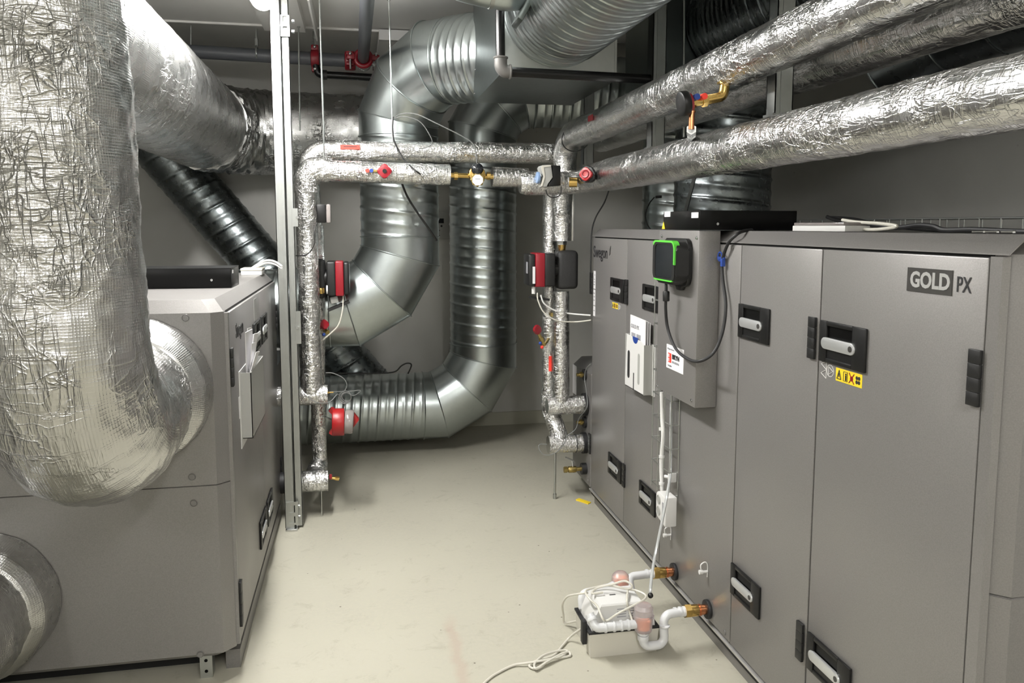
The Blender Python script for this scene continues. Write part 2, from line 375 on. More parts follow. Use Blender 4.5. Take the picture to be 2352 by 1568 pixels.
def fillet(pts, rad, seg=8):
    """polyline with rounded corners; rad number or list"""
    pts = [V(p) for p in pts]; out = [pts[0]]
    for i in range(1, len(pts)-1):
        R = rad[i-1] if isinstance(rad, (list, tuple)) else rad
        a = (pts[i-1]-pts[i]).normalized(); b = (pts[i+1]-pts[i]).normalized()
        ang = a.angle(b)
        if ang > PI-0.02: out.append(pts[i]); continue
        t = min(R/math.tan(ang/2), (pts[i-1]-pts[i]).length*0.49 if i > 1 else (pts[i-1]-pts[i]).length*0.98, (pts[i+1]-pts[i]).length*0.49 if i < len(pts)-2 else (pts[i+1]-pts[i]).length*0.98)
        Re = t*math.tan(ang/2); c = pts[i] + (a+b).normalized()*(Re/math.sin(ang/2))
        p0 = pts[i]+a*t; p1 = pts[i]+b*t; v0 = p0-c; v1 = p1-c; A = v0.angle(v1); ax = v0.cross(v1).normalized()
        for k in range(seg+1): out.append(c + Matrix.Rotation(A*k/seg, 3, ax) @ v0)
    out.append(pts[-1]); return out
def resample(pts, step):
    pts = [V(p) for p in pts]; out = [pts[0]]; 
    for a, b in zip(pts, pts[1:]):
        L = (b-a).length; n = max(1, int(round(L/step)))
        for k in range(1, n+1): out.append(a.lerp(b, k/n))
    return out
def spline(pts, seg=8, closed=False):
    pts = [V(p) for p in pts]; n = len(pts); out = []
    for i in range(n if closed else n-1):
        g = (lambda k: pts[k % n]) if closed else (lambda k: pts[max(0, min(n-1, k))])
        p0, p1, p2, p3 = g(i-1), g(i), g(i+1), g(i+2)
        for k in range(seg):
            t = k/seg; out.append(0.5*((2*p1)+(p2-p0)*t+(2*p0-5*p1+4*p2-p3)*t*t+(-p0+3*p1-3*p2+p3)*t**3))
    if not closed: out.append(pts[-1])
    return out
def wrinkle(amp, sc=1.0, seed=0.0):
    def f(L, th):
        p = V((math.cos(th)*2.0*sc+seed, math.sin(th)*2.0*sc, L*9*sc))
        return amp*(mnoise.fractal(p, 0.8, 2.0, 3) + 0.6*(0.35-abs(mnoise.noise(p*2.1+V((5, 3, 1))))*1.6))
    return f
def foil_tube(mb, pts, r, step=0.02, n=40, amp=0.004, sc=2.0, caps=True, seed=0.0):
    P = resample(pts, step)
    if isinstance(r, (list, tuple)):
        # radius by fraction of length
        tot = sum((b-a).length for a, b in zip(P, P[1:])); L = 0; rs = []
        for i, p in enumerate(P):
            if i: L += (p-P[i-1]).length
            t = L/tot
            for (t0, r0), (t1, r1) in zip(r, r[1:]):
                if t <= t1+1e-6: rs.append(r0+(r1-r0)*((t-t0)/(t1-t0))); break
            else: rs.append(r[-1][1])
        r = rs
    return mb.tube(P, r, n, caps, wrinkle(amp, sc, seed))
def rib_mod(pitch, seam=0.004, rib=0.003, hand=1):
    def f(L, th):
        q = (L/pitch + hand*th/(2*PI)) % 1.0
        a = math.exp(-((q-0.5)/0.055)**2)*seam
        b = 0
        for c in (0.0, 1.0): b += math.exp(-((q-c)/0.10)**2)*rib
        return a+b
    return f
def spiral(mb, p0, p1, r, pitch=0.12, n=56, seam=0.0048, rib=0.0030, per=24, hand=1):
    p0, p1 = V(p0), V(p1); k = max(4, int((p1-p0).length/pitch*per))
    mb.tube([p0.lerp(p1, i/k) for i in range(k+1)], r, n, True, rib_mod(pitch, seam, rib, hand))
    return mb
def gore(mb, pts, r, n=56, bead=0.006, ends=True):
    """mitred segmented elbow with raised seams"""
    pts = [V(p) for p in pts]; k = len(pts)
    d = [(pts[i+1]-pts[i]).normalized() for i in range(k-1)]
    a = V((0, 0, 1)) if abs(d[0].z) < 0.9 else V((0, 1, 0)); u = (a-d[0]*a.dot(d[0])).normalized()
    rings = []
    for i in range(k):
        if i == 0: nn = d[0]; din = d[0]
        elif i == k-1: nn = d[-1]; din = d[-1]
        else: nn = (d[i-1]+d[i]).normalized(); din = d[i-1]
        v = din.cross(u); ring = []
        for j in range(n):
            th = 2*PI*j/n; o = (u*math.cos(th)+v*math.sin(th))*r; t = -o.dot(nn)/din.dot(nn); ring.append(pts[i]+o+din*t)
        rings.append(ring)
        if 0 < i < k-1: u = (d[i-1].rotation_difference(d[i])) @ u
    for i in range(k-1):
        A, B = rings[i], rings[i+1]; va, vb = mb.verts(A), mb.verts(B)
        for j in range(n): mb.face([va[j], va[(j+1) % n], vb[(j+1) % n], vb[j]])
        if i == 0: mb.face(va[::-1])
        if i == k-2: mb.face(vb)
    for i in range(0 if ends else 1, k if ends else k-1):
        c = pts[i]; mb.tube([c+(p-c)*(1+0.002/r) for p in rings[i]], bead*0.7, 6, closed=True)
    return mb
def arc_pts(p_in, corner, p_out, R, nseg):
    """points of a segmented bend: first and last half-length stubs"""
    f = fillet([p_in, corner, p_out], R, 24)[1:-1]
    a, b = f[0], f[-1]; A = (V(corner)-a).normalized(); B = (b-V(corner)).normalized()
    tot = A.angle(B); st = tot/nseg; t = R*math.tan(st/2)
    out = [a]; p = a; d = A; ax = A.cross(B).normalized()
    for i in range(nseg):
        p = p + d*(t if i == 0 else 2*t); out.append(p); d = Matrix.Rotation(st, 3, ax) @ d
    out.append(p+d*t); return out

# ================================================================== THE SETTING
def struct(name, mb, mat, label, smooth=False):
    o = mb.build(name, mat, smooth=smooth, base=(0, 0, 0)); tag(o, label, None, None, 'structure'); return o
XL, XR, YB, YF = -2.6, 2.8, 6.3, -2.6
struct('floor', MB().box(XL-.1, XR+.1, YF-.1, YB+.1, -0.1, 0), 'floor_paint', 'beige painted concrete floor with small scuffs')
struct('ceiling', MB().box(XL-.1, XR+.1, YF-.1, YB+.1, CEIL, CEIL+.1), 'ceiling_paint', 'white painted ceiling slab')
struct('wall_back', MB().box(XL-.1, XR+.1, YB, YB+.1, 0, CEIL), 'wall_paint', 'grey concrete back wall')
struct('wall_right', MB().box(XR, XR+.1, YF-.1, YB, 0, CEIL), 'wall_paint', 'grey concrete wall behind the right unit')
struct('wall_left', MB().box(XL-.1, XL, YF-.1, YB, 0, CEIL), 'wall_paint_light', 'grey concrete wall on the left')
struct('wall_front', MB().box(XL, XR, YF-.1, YF, 0, CEIL), 'wall_paint_light', 'grey concrete wall behind the viewpoint')
struct('baseboard_back', MB().box(XL, XR, YB-.012, YB, 0, 0.105), 'skirting_paint', 'olive painted skirting strip of the back wall')
struct('trim_1', MB().box(XL, 0.62, 5.50, 5.52, CEIL-.012, CEIL), 'ceiling_paint', 'thin joint strip across the ceiling')
struct('trim_2', MB().box(XL, XR, 5.52, YB, CEIL-.006, CEIL), 'wall_paint', 'ceiling field next to the back wall, greyed to stand for its weaker light')  # greyer colour paints in the weaker light near the back wall
# recessed panel near the back
t = thing('ceiling_panel', 'pale rectangular panel in the ceiling above the tall spiral duct elbow', 'panel', (0.42, 5.85, CEIL-.06))
MB().box(0.16, 0.95, 5.44, 5.48, CEIL-.075, CEIL-.01).build('edge_rail', 'white_plastic', t, smooth=False)
MB().box(0.16, 0.95, 5.48, 6.22, CEIL-.06, CEIL-.012).build('panel_board', 'ceiling_paint', t, smooth=False)

# ------------------------------------------------------------------ ceiling lamps
def ceiling_lamp(x, y0, y1, z, watt, label):
    t = thing('ceiling_lamp', label, 'lamp', (x, (y0+y1)/2, CEIL), 'strip lamps on the ceiling')
    MB().box(x-.06, x+.06, y0, y1, z+.055, z+.10, .008).build('housing', 'white_plastic', t)
    g = MB(); prof = []
    for k in range(13):
        a = PI + PI*k/12; prof.append((math.cos(a)*.062, math.sin(a)*.075))
    def ring(y, s): return [(x+px*s, y, z+.055+pz*s) for px, pz in prof]
    g.loft([ring(y0+.0, .5), ring(y0+.012, .86), ring(y0+.035, 1), ring(y1-.035, 1), ring(y1-.012, .86), ring(y1, .5)])
    g.build('diffuser', 'lamp_glow', t)
    for yy in (y0+.25, y1-.25):
        MB().cyl((x, yy, z+.1), (x, yy, CEIL), .004, 8).build('hanger_rod', 'zinc', t)
    ld = bpy.data.lights.new('tube_light', 'AREA'); ld.shape = 'RECTANGLE'; ld.size = 0.09; ld.size_y = y1-y0; ld.energy = watt
    ld.color = (1.0, 0.985, 0.955)
    lo = bpy.data.objects.new('tube_light', ld); COL.objects.link(lo); lo.parent = t
    lo.location = V((x, (y0+y1)/2, z-.028)) - BASE[t]
    return t
for (x, y0, y1, z, wt), lb in zip(LAMPS, ('glowing white strip lamp under the ceiling beside the tall strut post',
                                          'white strip lamp on the ceiling above the viewpoint',
                                          'white strip lamp on the ceiling over the left side behind the foil duct')):
    ceiling_lamp(x, y0, y1, z, wt, lb)
# long white box on the ceiling carrying the lamp
q = MB().box(-0.55, -0.30, 2.2, 5.45, CEIL-.05, CEIL).build('ceiling_raceway', 'ceiling_paint', smooth=False)
tag(q, 'long white boxed raceway on the ceiling above the strip lamp', 'raceway')
q = MB().box(-0.235, -0.225, 4.5, 5.45, CEIL-.10, CEIL).build('ceiling_fin', 'ceiling_paint', smooth=False)
tag(q, 'thin white fin hanging from the ceiling right of the strut post', 'fin')

# ================================================================== AIR HANDLING UNITS
def chamfer_ring(x0, x1, y0, y1, z, c):
    return [(x0+c, y0, z), (x1-c, y0, z), (x1, y0+c, z), (x1, y1-c, z), (x1-c, y1, z), (x0+c, y1, z), (x0, y1-c, z), (x0, y0+c, z)]
def handle(parent, S, X, y0, y1, z0, z1):
    """recessed pull handle; S = direction out of the door (+1/-1 in x), bar a child"""
    def xx(d): return X + S*d
    w = y1-y0; h = z1-z0
    mb = MB()
    # frame ring around the recess
    ia, ib = (.27, .16) if S < 0 else (.16, .27)
    iy0, iy1, iz0, iz1 = y0+w*ia, y1-w*ib, z0+h*.11, z1-h*.11
    for b in ((y0, iy0, z0, z1), (iy1, y1, z0, z1), (iy0, iy1, z0, iz0), (iy0, iy1, iz1, z1)):
        mb.box(xx(0), xx(.009), *b, bev=.0025)
    mb.prism([(xx(.0005), iy0, iz0), (xx(.0005), iy1, iz0), (xx(.0005), iy1, iz0+h*.26), (xx(.0005), iy0, iz0+h*.26)], (S*.004, 0, 0))
    hd = mb.build('handle_recess', 'dark_plastic', parent); lab(hd, 'black recessed pull plate')
    MB().box(xx(0), xx(.0015), iy0, iy1, iz0+h*.27, iz1).build('recess_cavity', 'matt_black', hd)
    # rounded grey bar
    by0, by1 = (y0+w*.19, y1-w*.07) if S < 0 else (y0+w*.07, y1-w*.19); zc = z0+h*.47; rb = h*.14; pts = []
    for k in range(9): a = PI/2+PI*k/8; pts.append((xx(.004), by0+rb+math.cos(a)*rb, zc+math.sin(a)*rb))
    for k in range(9): a = -PI/2+PI*k/8; pts.append((xx(.004), by1-rb+math.cos(a)*rb, zc+math.sin(a)*rb))
    b = MB().prism(pts, (S*.009, 0, 0), bev=.002).build('handle_bar', 'handle_metal', hd); lab(b, 'light grey pull bar')
    ly = by0+rb if S < 0 else by1-rb
    MB().cyl((xx(.0125), ly, zc), (xx(.0145), ly, zc), rb*.5, 14).build('lock', 'badge', hd)
    return hd
def hinge(parent, S, X, y0, y1, z0, z1):
    mb = MB(); n = 4
    for k in range(n):
        a = z0+(z1-z0)*k/n; b = z0+(z1-z0)*(k+1)/n
        mb.box(X, X+S*.009, y0+.004, y1-.004, a+.0003, b-.0003, bev=.0012)
    return mb.build('hinge', 'black_plastic', parent)
def circle_cap(parent, c, ax, r=.011):
    c, ax = V(c), V(ax)
    mb = MB(); mb.torus(c+ax*.0006, ax, r, .0012, 20, 6); mb.cyl(c, c+ax*.002, r*.8, 18)
    return mb.build('screw_cap', 'cabinet_frame', parent)

# ---- right unit
FX = 1.285; RY0 = 1.395; RY1 = 4.375
ru = thing('air_handling_unit', 'long grey air handling unit along the right side with eight black handles', 'ventilation unit', (1.9, 2.9, 0))
c = .05
mb = MB()
def rr(z, ins): return chamfer_ring(FX+.012+ins, 2.55-ins, RY0+ins, RY1-ins, z, .045)
mb.loft([rr(.09, .02), rr(.105, .0), rr(.812, 0), rr(.815, .004), rr(.818, 0), rr(1.543, 0), rr(1.583, .042)])
mb.build('casing', 'cabinet_frame', ru, angle=20)
# front strip at the near corner and lip under the doors
MB().box(FX, FX+.02, 1.415, 1.447, .10, 1.538).build('corner_strip', 'cabinet_grey', ru, smooth=False)
MB().prism([(FX+.002, 1.40, 1.5445), (FX+.047, 1.40, 1.5835), (FX+.047, 4.37, 1.5835), (FX+.002, 4.37, 1.5445)], (0, 0, -.003)).build('top_chamfer', 'cabinet_grey', ru, smooth=False)
MB().box(FX-.002, FX+.03, 1.42, 4.365, .084, .092, .001).build('bottom_lip', 'edge_light', ru)
MB().box(FX+.032, FX+.10, 1.42, 4.365, .0, .058).build('base_rail', 'cabinet_frame', ru, smooth=False)
MB().box(FX+.012, FX+.10, 1.42, 4.365, .058, .084).build('base_gap', 'dark_gap', ru, smooth=False)
for z in (.62, .98): circle_cap(ru, (FX+.13, RY0, z-.02), (0, -1, 0), .013)
doors = {}
MB().box(FX+.0112, FX+.0122, 1.449, 4.338, .100, 1.5445).build('gap_shade_sheet', 'dark_gap', ru, smooth=False)  # dark sheet that paints the shade inside the gaps between the doors
def rdoor(key, y0, y1, hnd=None, name='door', z0=.105, z1=1.535):
    d = MB().box(FX, FX+.012, y0, y1, z0, z1, bev=.003).build(name, 'cabinet_grey', ru)
    doors[key] = d; return d
d1 = rdoor(1, 3.758, 4.335); d2 = rdoor(2, 3.262, 3.752); dm = rdoor('m', 2.562, 3.256, name='middle_panel'); d3 = rdoor(3, 2.070, 2.556); d4 = rdoor(4, 1.452, 2.063)
HZ = ((1.221, 1.337), (.300, .412))
for d, ya, yb in ((d1, 3.785, 3.995), (d2, 3.305, 3.512), (d3, 2.345, 2.553), (d4, 1.842, 2.052)):
    for z0, z1 in HZ: handle(d, -1, FX, ya, yb, z0, z1)
for d, y in ((d1, 4.352), (d1, 3.745), (d3, 2.095), (d4, 1.466)):
    for z0, z1 in ((1.219, 1.341), (.300, .418)): hinge(d, -1, FX-.001, y-.021, y+.021, z0, z1)
circle_cap(dm, aX(1682, 568, FX-.001), (-1, 0, 0), .010)
for p_ in ((1350, 1103), (1664, 1462), (1540, 1300)):
    q = aX(*p_, FX-.001); circle_cap(ru, (q.x, q.y, max(q.z, .125)), (-1, 0, 0), .009)
# half-height section behind
mb = MB()
def r2(z, ins, y1=5.35): return chamfer_ring(FX+.01+ins, 2.5, 4.375, y1, z, .01)
zz = aX(1318, 838, FX).z; mb.loft([r2(.09, 0, 4.78), r2(zz, 0, 4.78), r2(zz+.045, .05, 4.78)]); mb.build('rear_section', 'cabinet_frame', ru, angle=20)
# lettering
RT, UP = (0, -1, 0), (0, 0, 1)
b1 = aX(2083, 669, FX-.001); b2 = aX(2189, 624, FX-.001)
MB().box(FX-.0022, FX-.0004, b2.y, b1.y, b1.z+.002, b1.z+.058).build('badge', 'badge', d4, smooth=False)
MB().text('GOLD', .0500, (FX-.0023, b1.y-.012, b1.z+.014), RT, UP, bold=.0017, xs=.94).build('gold_lettering', 'silver_print', d4, smooth=False)
MB().text('PX', .0500, (FX-.0006, b2.y-.012, b1.z+.012), RT, UP, xs=.74).build('model_lettering', 'ink', d4, smooth=False)
sw = aX(1364, 598, FX-.001)
MB().text('Swegon', .088, (FX-.0006, 4.325, 1.430), RT, UP, bold=.001, xs=.94).build('maker_lettering', 'ink', d1, smooth=False)
MB().prism([(FX-.002, 4.033, 1.447), (FX-.002, 4.022, 1.455), (FX-.002, 4.016, 1.497), (FX-.002, 4.030, 1.480)], (.0015, 0, 0)).build('maker_mark', 'ink', d1, smooth=False)
# warning stickers under the handles
def warning(d, y0, y1, z0, z1, small=False):
    X = FX-.0012
    s = MB().box(X, FX+.0005, y1, y0, z0, z1).build('warning_sticker', 'yellow', d, smooth=False); lab(s, 'yellow warning sticker')
    w = (y0-y1)/4; h = z1-z0; xk = X-.0007
    mb = MB(); yc = y0-w*.55
    for a, b in (((-.32, .18), (.32, .18)), ((.32, .18), (0, .86)), ((0, .86), (-.32, .18))):
        mb.tube([(xk, yc-a[0]*w, z0+a[1]*h), (xk, yc-b[0]*w, z0+b[1]*h)], h*.03, 6)
    mb.tube([(xk, yc, z0+.34*h), (xk, yc, z0+.62*h)], h*.035, 6)
    mb.build('triangle_symbol', 'ink', s, smooth=False); mb = MB()
    yb = y0-w*1.55
    for a, b in (((-.3, .15), (.3, .15)), ((.3, .15), (.3, .85)), ((.3, .85), (-.3, .85)), ((-.3, .85), (-.3, .15))):
        mb.tube([(xk, yb-a[0]*w, z0+a[1]*h), (xk, yb-b[0]*w, z0+b[1]*h)], h*.018, 6)
    mb.text('i', h*.8, (xk, yb+w*.02, z0+h*.22), RT, UP, bold=.0008)
    mb.build('manual_symbol', 'ink', s, smooth=False); mb = MB()
    yf = y0-w*3.45
    for k in range(4):
        a = PI/4+k*PI/2; cc = V((xk, yf-math.cos(a)*w*.25, z0+h*.5+math.sin(a)*h*.22)); mb.ball(cc, h*.15, 10, (.06, 1, 1))
    mb.build('fan_symbol', 'ink', s, smooth=False)
    mr = MB(); yr = y0-w*2.5
    for sgn in (1, -1): mr.tube([(xk, yr-w*.38, z0+h*(.5-.38*sgn)), (xk, yr+w*.38, z0+h*(.5+.38*sgn))], h*.035, 6)
    mr.ball((xk, yr, z0+h*.48), h*.2, 10, (.06, 1, 1)); mr.build('cross_symbol', 'red_paint', s, smooth=False)
warning(d4, 1.975, 1.858, 1.178, 1.214); warning(d1, 3.975, 3.885, 1.180, 1.209)
def symbols(d, ya, z, sc=1.0):
    X = FX-.0009; mb = MB()
    def ln(a, b): mb.tube([(X, ya-a[0]*sc, z+a[1]*sc), (X, ya-b[0]*sc, z+b[1]*sc)], .0009*sc, 6)
    for a, b in (((0, .016), (.026, .003)), ((.026, .003), (.026, .027)), ((.026, .027), (0, .016)), ((0, -.010), (.026, -.022)), ((.026, -.022), (.026, .003)), ((.026, .003), (0, -.010))): ln(a, b)
    mb.torus((X, ya-.045*sc, z+.003*sc), (1, 0, 0), .0165*sc, .0010*sc, 24, 6)
    for a, b in (((.037, .014), (.058, .003)), ((.058, .003), (.037, -.009)), ((.037, -.009), (.037, .014))): ln(a, b)
    mb.build('white_symbols', 'white_plastic', d, smooth=False)
symbols(d4, 2.048, 1.196); symbols(d1, 3.880, 1.193, .6)
# sticker strip at the far edge of the first door
mb = MB()
for (a, b) in ((622, 664), (665, 702), (703, 727)):
    z1_, z0_ = aX(1366, a, FX).z, aX(1366, b-1, FX).z
    mb.box(FX-.001, FX+.0005, 4.285, 4.320, z0_, z1_)
s = mb.build('data_stickers', 'paper', d1, smooth=False); lab(s, 'white data stickers')
mb = MB()
for yy, k in ((630, 3), (640, 1), (646, 1), (652, 2), (672, 2), (680, 1), (688, 2), (712, 1)):
    z_ = aX(1366, yy, FX).z; mb.box(FX-.0016, FX-.0009, 4.292, 4.292+.010*(1+k % 3), z_-.006, z_)
mb.build('sticker_print', 'print_grey', s, smooth=False)

# ---- left unit
GX = -0.44; LY0 = 2.83; LY1 = 4.50
lu = thing('air_handling_unit', 'grey air handling unit on the left, partly hidden by the crinkled foil duct', 'ventilation unit', (-1.1, 3.6, 0))
mb = MB()
def lr(z, ins): return chamfer_ring(-1.85+ins, GX-.012-ins, LY0+ins, LY1-ins, z, .037)
mb.loft([lr(.092, .03), lr(.115, 0), lr(.716, 0), lr(.718, .004), lr(.720, 0), lr(1.310, 0), lr(1.352, .034)])
mb.build('casing', 'cabinet_grey', lu, angle=20)
MB().box(GX-.012, GX, LY0+.040, LY0+.062, .12, 1.305).build('corner_strip', 'cabinet_grey', lu, smooth=False)
MB().box(GX-.0122, GX-.0112, LY0+.064, LY1-.028, .115, 1.311).build('gap_shade_sheet', 'dark_gap', lu, smooth=False)  # dark sheet painting the shade in the door gaps, as on the right unit
ld1 = MB().box(GX-.012, GX, LY0+.068, 3.742, .12, 1.303, bev=.003).build('door', 'cabinet_grey', lu)
ld2 = MB().box(GX-.012, GX, 3.748, LY1-.03, .12, 1.303, bev=.003).build('door', 'cabinet_grey', lu)
for d, ya, yb in ((ld1, 3.495, 3.725), (ld2, 3.765, 3.985)):
    for z0, z1 in ((1.065, 1.190), (.212, .330)): handle(d, 1, GX, ya, yb, z0, z1)
for d, ya in ((ld1, 2.90), (ld2, 4.475)):
    for z0, z1 in ((1.045, 1.180), (.175, .340)): hinge(d, 1, GX, ya-.02, ya+.022, z0, z1)
for p_ in ((426, 730), (441, 1095), (445, 1155), (460, 1502)):
    circle_cap(lu, aY(*p_, LY0-.001), (0, -1, 0), .0115)
MB().box(GX-.06, GX-.01, LY0+.1, LY1, 0, .07).build('base_rail', 'cabinet_frame', lu, smooth=False)
MB().box(-1.8, GX-.14, LY0+.16, LY1, 0, .09).build('underside_shade', 'dark_gap', lu, smooth=False)  # near-black block standing in for the shade under the unit
f_ = aY(475, 1530, LY0+.06)
mb = MB(); mb.box(f_.x-.021, f_.x+.021, LY0+.05, LY0+.056, 0, .094); mb.box(f_.x+.017, f_.x+.021, LY0+.056, LY0+.10, 0, .094)
fo = mb.build('support_foot', 'zinc', lu, smooth=False)
mb = MB()
for z in (.025, .065): mb.cyl((f_.x, LY0+.049, z), (f_.x, LY0+.0505, z), .006, 14)
mb.build('foot_hole', 'matt_black', fo)
RT2 = (0, 1, 0)
MB().text('Swegon', .078, (GX+.0006, 3.03, 1.195), RT2, UP, bold=.001, xs=.80).build('maker_lettering', 'dark_plastic', ld1, smooth=False)
s = MB().box(GX-.0005, GX+.001, 3.565, 3.655, 1.195, 1.288).build('data_stickers', 'silver_print', ld1, smooth=False); lab(s, 'pale data stickers')
# darker galvanised section behind the left unit
mb = MB(); mb.loft([chamfer_ring(-1.7, GX-.03, 4.52, 5.35, z, .01) for z in (.09, .80)]); mb.build('rear_section', 'cabinet_frame', lu, angle=20)

# ================================================================== SHEET METAL DUCTS
def duct(name, label, loc, cat='duct'): return thing(name, label, cat, loc)
# tall duct nearest the right, with lower elbow
X1, Y1, R1, ZL = 0.870, 5.68, 0.235, 0.325
t = duct('spiral_duct', 'tall galvanised spiral duct with elbow, right one of the two by the back wall', (X1, Y1, 0))
el = arc_pts((X1, Y1, 2), (X1, Y1, ZL), (-1, Y1, ZL), .44, 3)
spiral(MB(), el[0], (X1, Y1, 2.16), R1, .135).build('vertical_section', 'galvanised', t, angle=60)
gore(MB(), el, R1+.002).build('lower_elbow', 'galvanised', t, angle=40)
spiral(MB(), el[-1], (-1.35, Y1, ZL), R1, .115).build('horizontal_section', 'galvanised', t, angle=60)
eu = arc_pts((X1, Y1, 1.8), (X1, Y1, 2.52), (2.5, Y1-.25, 2.52), .36, 3)
gore(MB(), eu, R1+.002).build('upper_elbow', 'galvanised', t, angle=40)
spiral(MB(), eu[-1], (2.45, Y1-.36, 2.52), R1, .12).build('upper_section', 'galvanised', t, angle=60)
# second duct
X2, Y2, R2, ZM = 0.249, 4.90, 0.230, 1.115
t = duct('spiral_duct', 'left one of two tall spiral ducts, curving over into the duct box', (X2, Y2, 0))
el = arc_pts((X2, Y2, 2), (X2, Y2, ZM), (-1, Y2, ZM), .42, 3)
zt = 2.52; cor = V((X2, Y2, zt)); dr = V((.88-X2, 4.325-Y2, 0)).normalized()
eu = arc_pts((X2, Y2, 1.6), cor, cor+dr, .40, 3)
spiral(MB(), el[0], eu[0], R2, .14).build('vertical_section', 'galvanised', t, angle=60)
gore(MB(), el, R2+.002).build('lower_elbow', 'galvanised', t, angle=40)
spiral(MB(), el[-1], (-1.3, Y2, ZM), R2, .115).build('horizontal_section', 'galvanised', t, angle=60)
gore(MB(), eu, R2+.002).build('upper_elbow', 'galvanised', t, angle=40)
spiral(MB(), eu[-1], cor+dr*.84, R2+.004, .10, seam=.006, rib=.004).build('upper_section', 'galvanised', t, angle=60)
# diagonal duct
t = duct('spiral_duct', 'dark spiral duct running diagonally down behind the left unit', (-.6, 6.06, .9))
YD = 6.11; pa, pb = aY(300, 262, YD), aY(842, 884, YD)
spiral(MB(), pa, pb, .180, .16, seam=.006, rib=.0035).build('diagonal_section', 'galvanised_shaded', t, angle=60)
gore(MB(), [pb, pb+(pb-pa).normalized()*.12, pb+(pb-pa).normalized()*.2+V((.08, -.0, -.18))], .183).build('end_elbow', 'galvanised_shaded', t)
# rectangular box with big round duct towards the viewer
BX0, BX1, BY0, BY1, BZ0, BZ1 = .617, 1.150, 3.56, 4.325, 2.25, 2.80
t = thing('duct_box', 'large rectangular sheet metal duct box under the ceiling with a big spiral duct', 'duct box', ((BX0+BX1)/2, (BY0+BY1)/2, BZ0))
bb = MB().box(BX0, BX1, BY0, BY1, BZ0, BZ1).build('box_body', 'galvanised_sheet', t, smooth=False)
mb = MB()
for x in (BX0, BX1-.006):
    mb.box(x-.002, x+.008, BY0-.012, BY0, BZ0, BZ1)
mb.box(BX0, BX1, BY0-.012, BY0, BZ0, BZ0+.008); mb.box(BX0, BX1, BY0-.008, BY0-.002, BZ0+.008, BZ1); mb.build('front_flange', 'zinc', t, smooth=False)
spiral(MB(), ((BX0+BX1)/2, BY0-.01, 2.545), ((BX0+BX1)/2, 1.55, 2.545), .248, .088, seam=.0045, rib=.0025, per=24).build('round_duct', 'galvanised', t, angle=60)
mb = MB()
for p_ in ((1092, 120), (1092, 160), (1090, 215)): mb.ball(aX(p_[0], p_[1], BX0-.001), .004, 8)
mb.build('rivet', 'steel', t)
# branch spigot crossing in front of the box
t = thing('branch_duct', 'short pale galvanised branch duct at the top edge, in front of the duct box', 'duct', (.55, 3.1, 2.6))
YQ = 3.18; pz = aY(1165, 25, YQ); rq = .085
pts = fillet([aY(1215, 12, YQ)+V((.10, 0, rq)), V((pz.x, YQ, pz.z+rq)), aY(1085, 10, YQ)+V((0, 0, rq)), aY(1020, -14, YQ-.1)+V((0, 0, rq))], .12, 5)
MB().tube(pts, rq, 32).build('branch_pipe', 'galvanised', t, angle=50)
j = aY(1128, 12, YQ); mb = MB(); mb.tube([V((j.x-.008, YQ, j.z+rq-.006)), V((j.x+.008, YQ, j.z+rq-.006))], rq+.007, 32); mb.build('joint_collar', 'zinc', t)
k_ = aY(1212, 22, YQ); mb = MB(); mb.obox((k_.x-.005, YQ-.02, k_.z+.02), (.88, .1, -.47), (0, 1, 0), (.47, 0, .88), .012, .07, .09, .004); mb.build('saddle_plate', 'galvanised_sheet', t)
# second big box + duct further right, in shade
px_ = aY(1680, 45, 3.95)
t = thing('duct_box', 'shaded sheet metal duct box behind the strut posts with a dark spiral duct', 'duct box', (px_.x, 4.3, 2.3))
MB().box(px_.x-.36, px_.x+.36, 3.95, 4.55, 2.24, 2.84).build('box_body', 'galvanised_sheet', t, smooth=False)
spiral(MB(), (px_.x+.02, 3.94, px_.z-.02), (px_.x+.02, 1.9, px_.z-.02), .270, .10, seam=.007, rib=.004, per=20).build('round_duct', 'galvanised_shaded', t, angle=60)
# vertical ducts standing on the right unit
t = duct('spiral_duct', 'dark upright spiral duct rising from the top of the right unit', (1.92, 4.07, 1.585))
spiral(MB(), (1.92, 4.07, 1.585), (1.92, 4.07, 2.23), .252, .14, seam=.007, rib=.004).build('vertical_section', 'galvanised_shaded', t, angle=60)
MB().torus((1.92, 4.07, 1.66), (0, 0, 1), .255, .006, 56, 8).build('collar', 'galvanised_shaded', t)
t = duct('spiral_duct', 'narrower spiral duct standing behind the dark upright duct on the right unit', (2.055, 4.96, .9))
spiral(MB(), (2.055, 4.96, .88), (2.055, 4.96, 2.24), .245, .14, seam=.006, rib=.004).build('vertical_section', 'galvanised', t, angle=60)
q = aY(2180, 138, 2.75)
t = duct('spiral_duct', 'dark duct end with bolts glimpsed between the foil pipes at upper right', (q.x, 2.0, q.z))
gore(MB(), [V((q.x-.12, 2.95, q.z+.02)), V((q.x-.03, 2.72, q.z+.1)), V((q.x, 2.45, q.z+.12)), V((q.x+.02, 1.2, q.z+.12))], .16).build('elbow', 'galvanised_shaded', t)
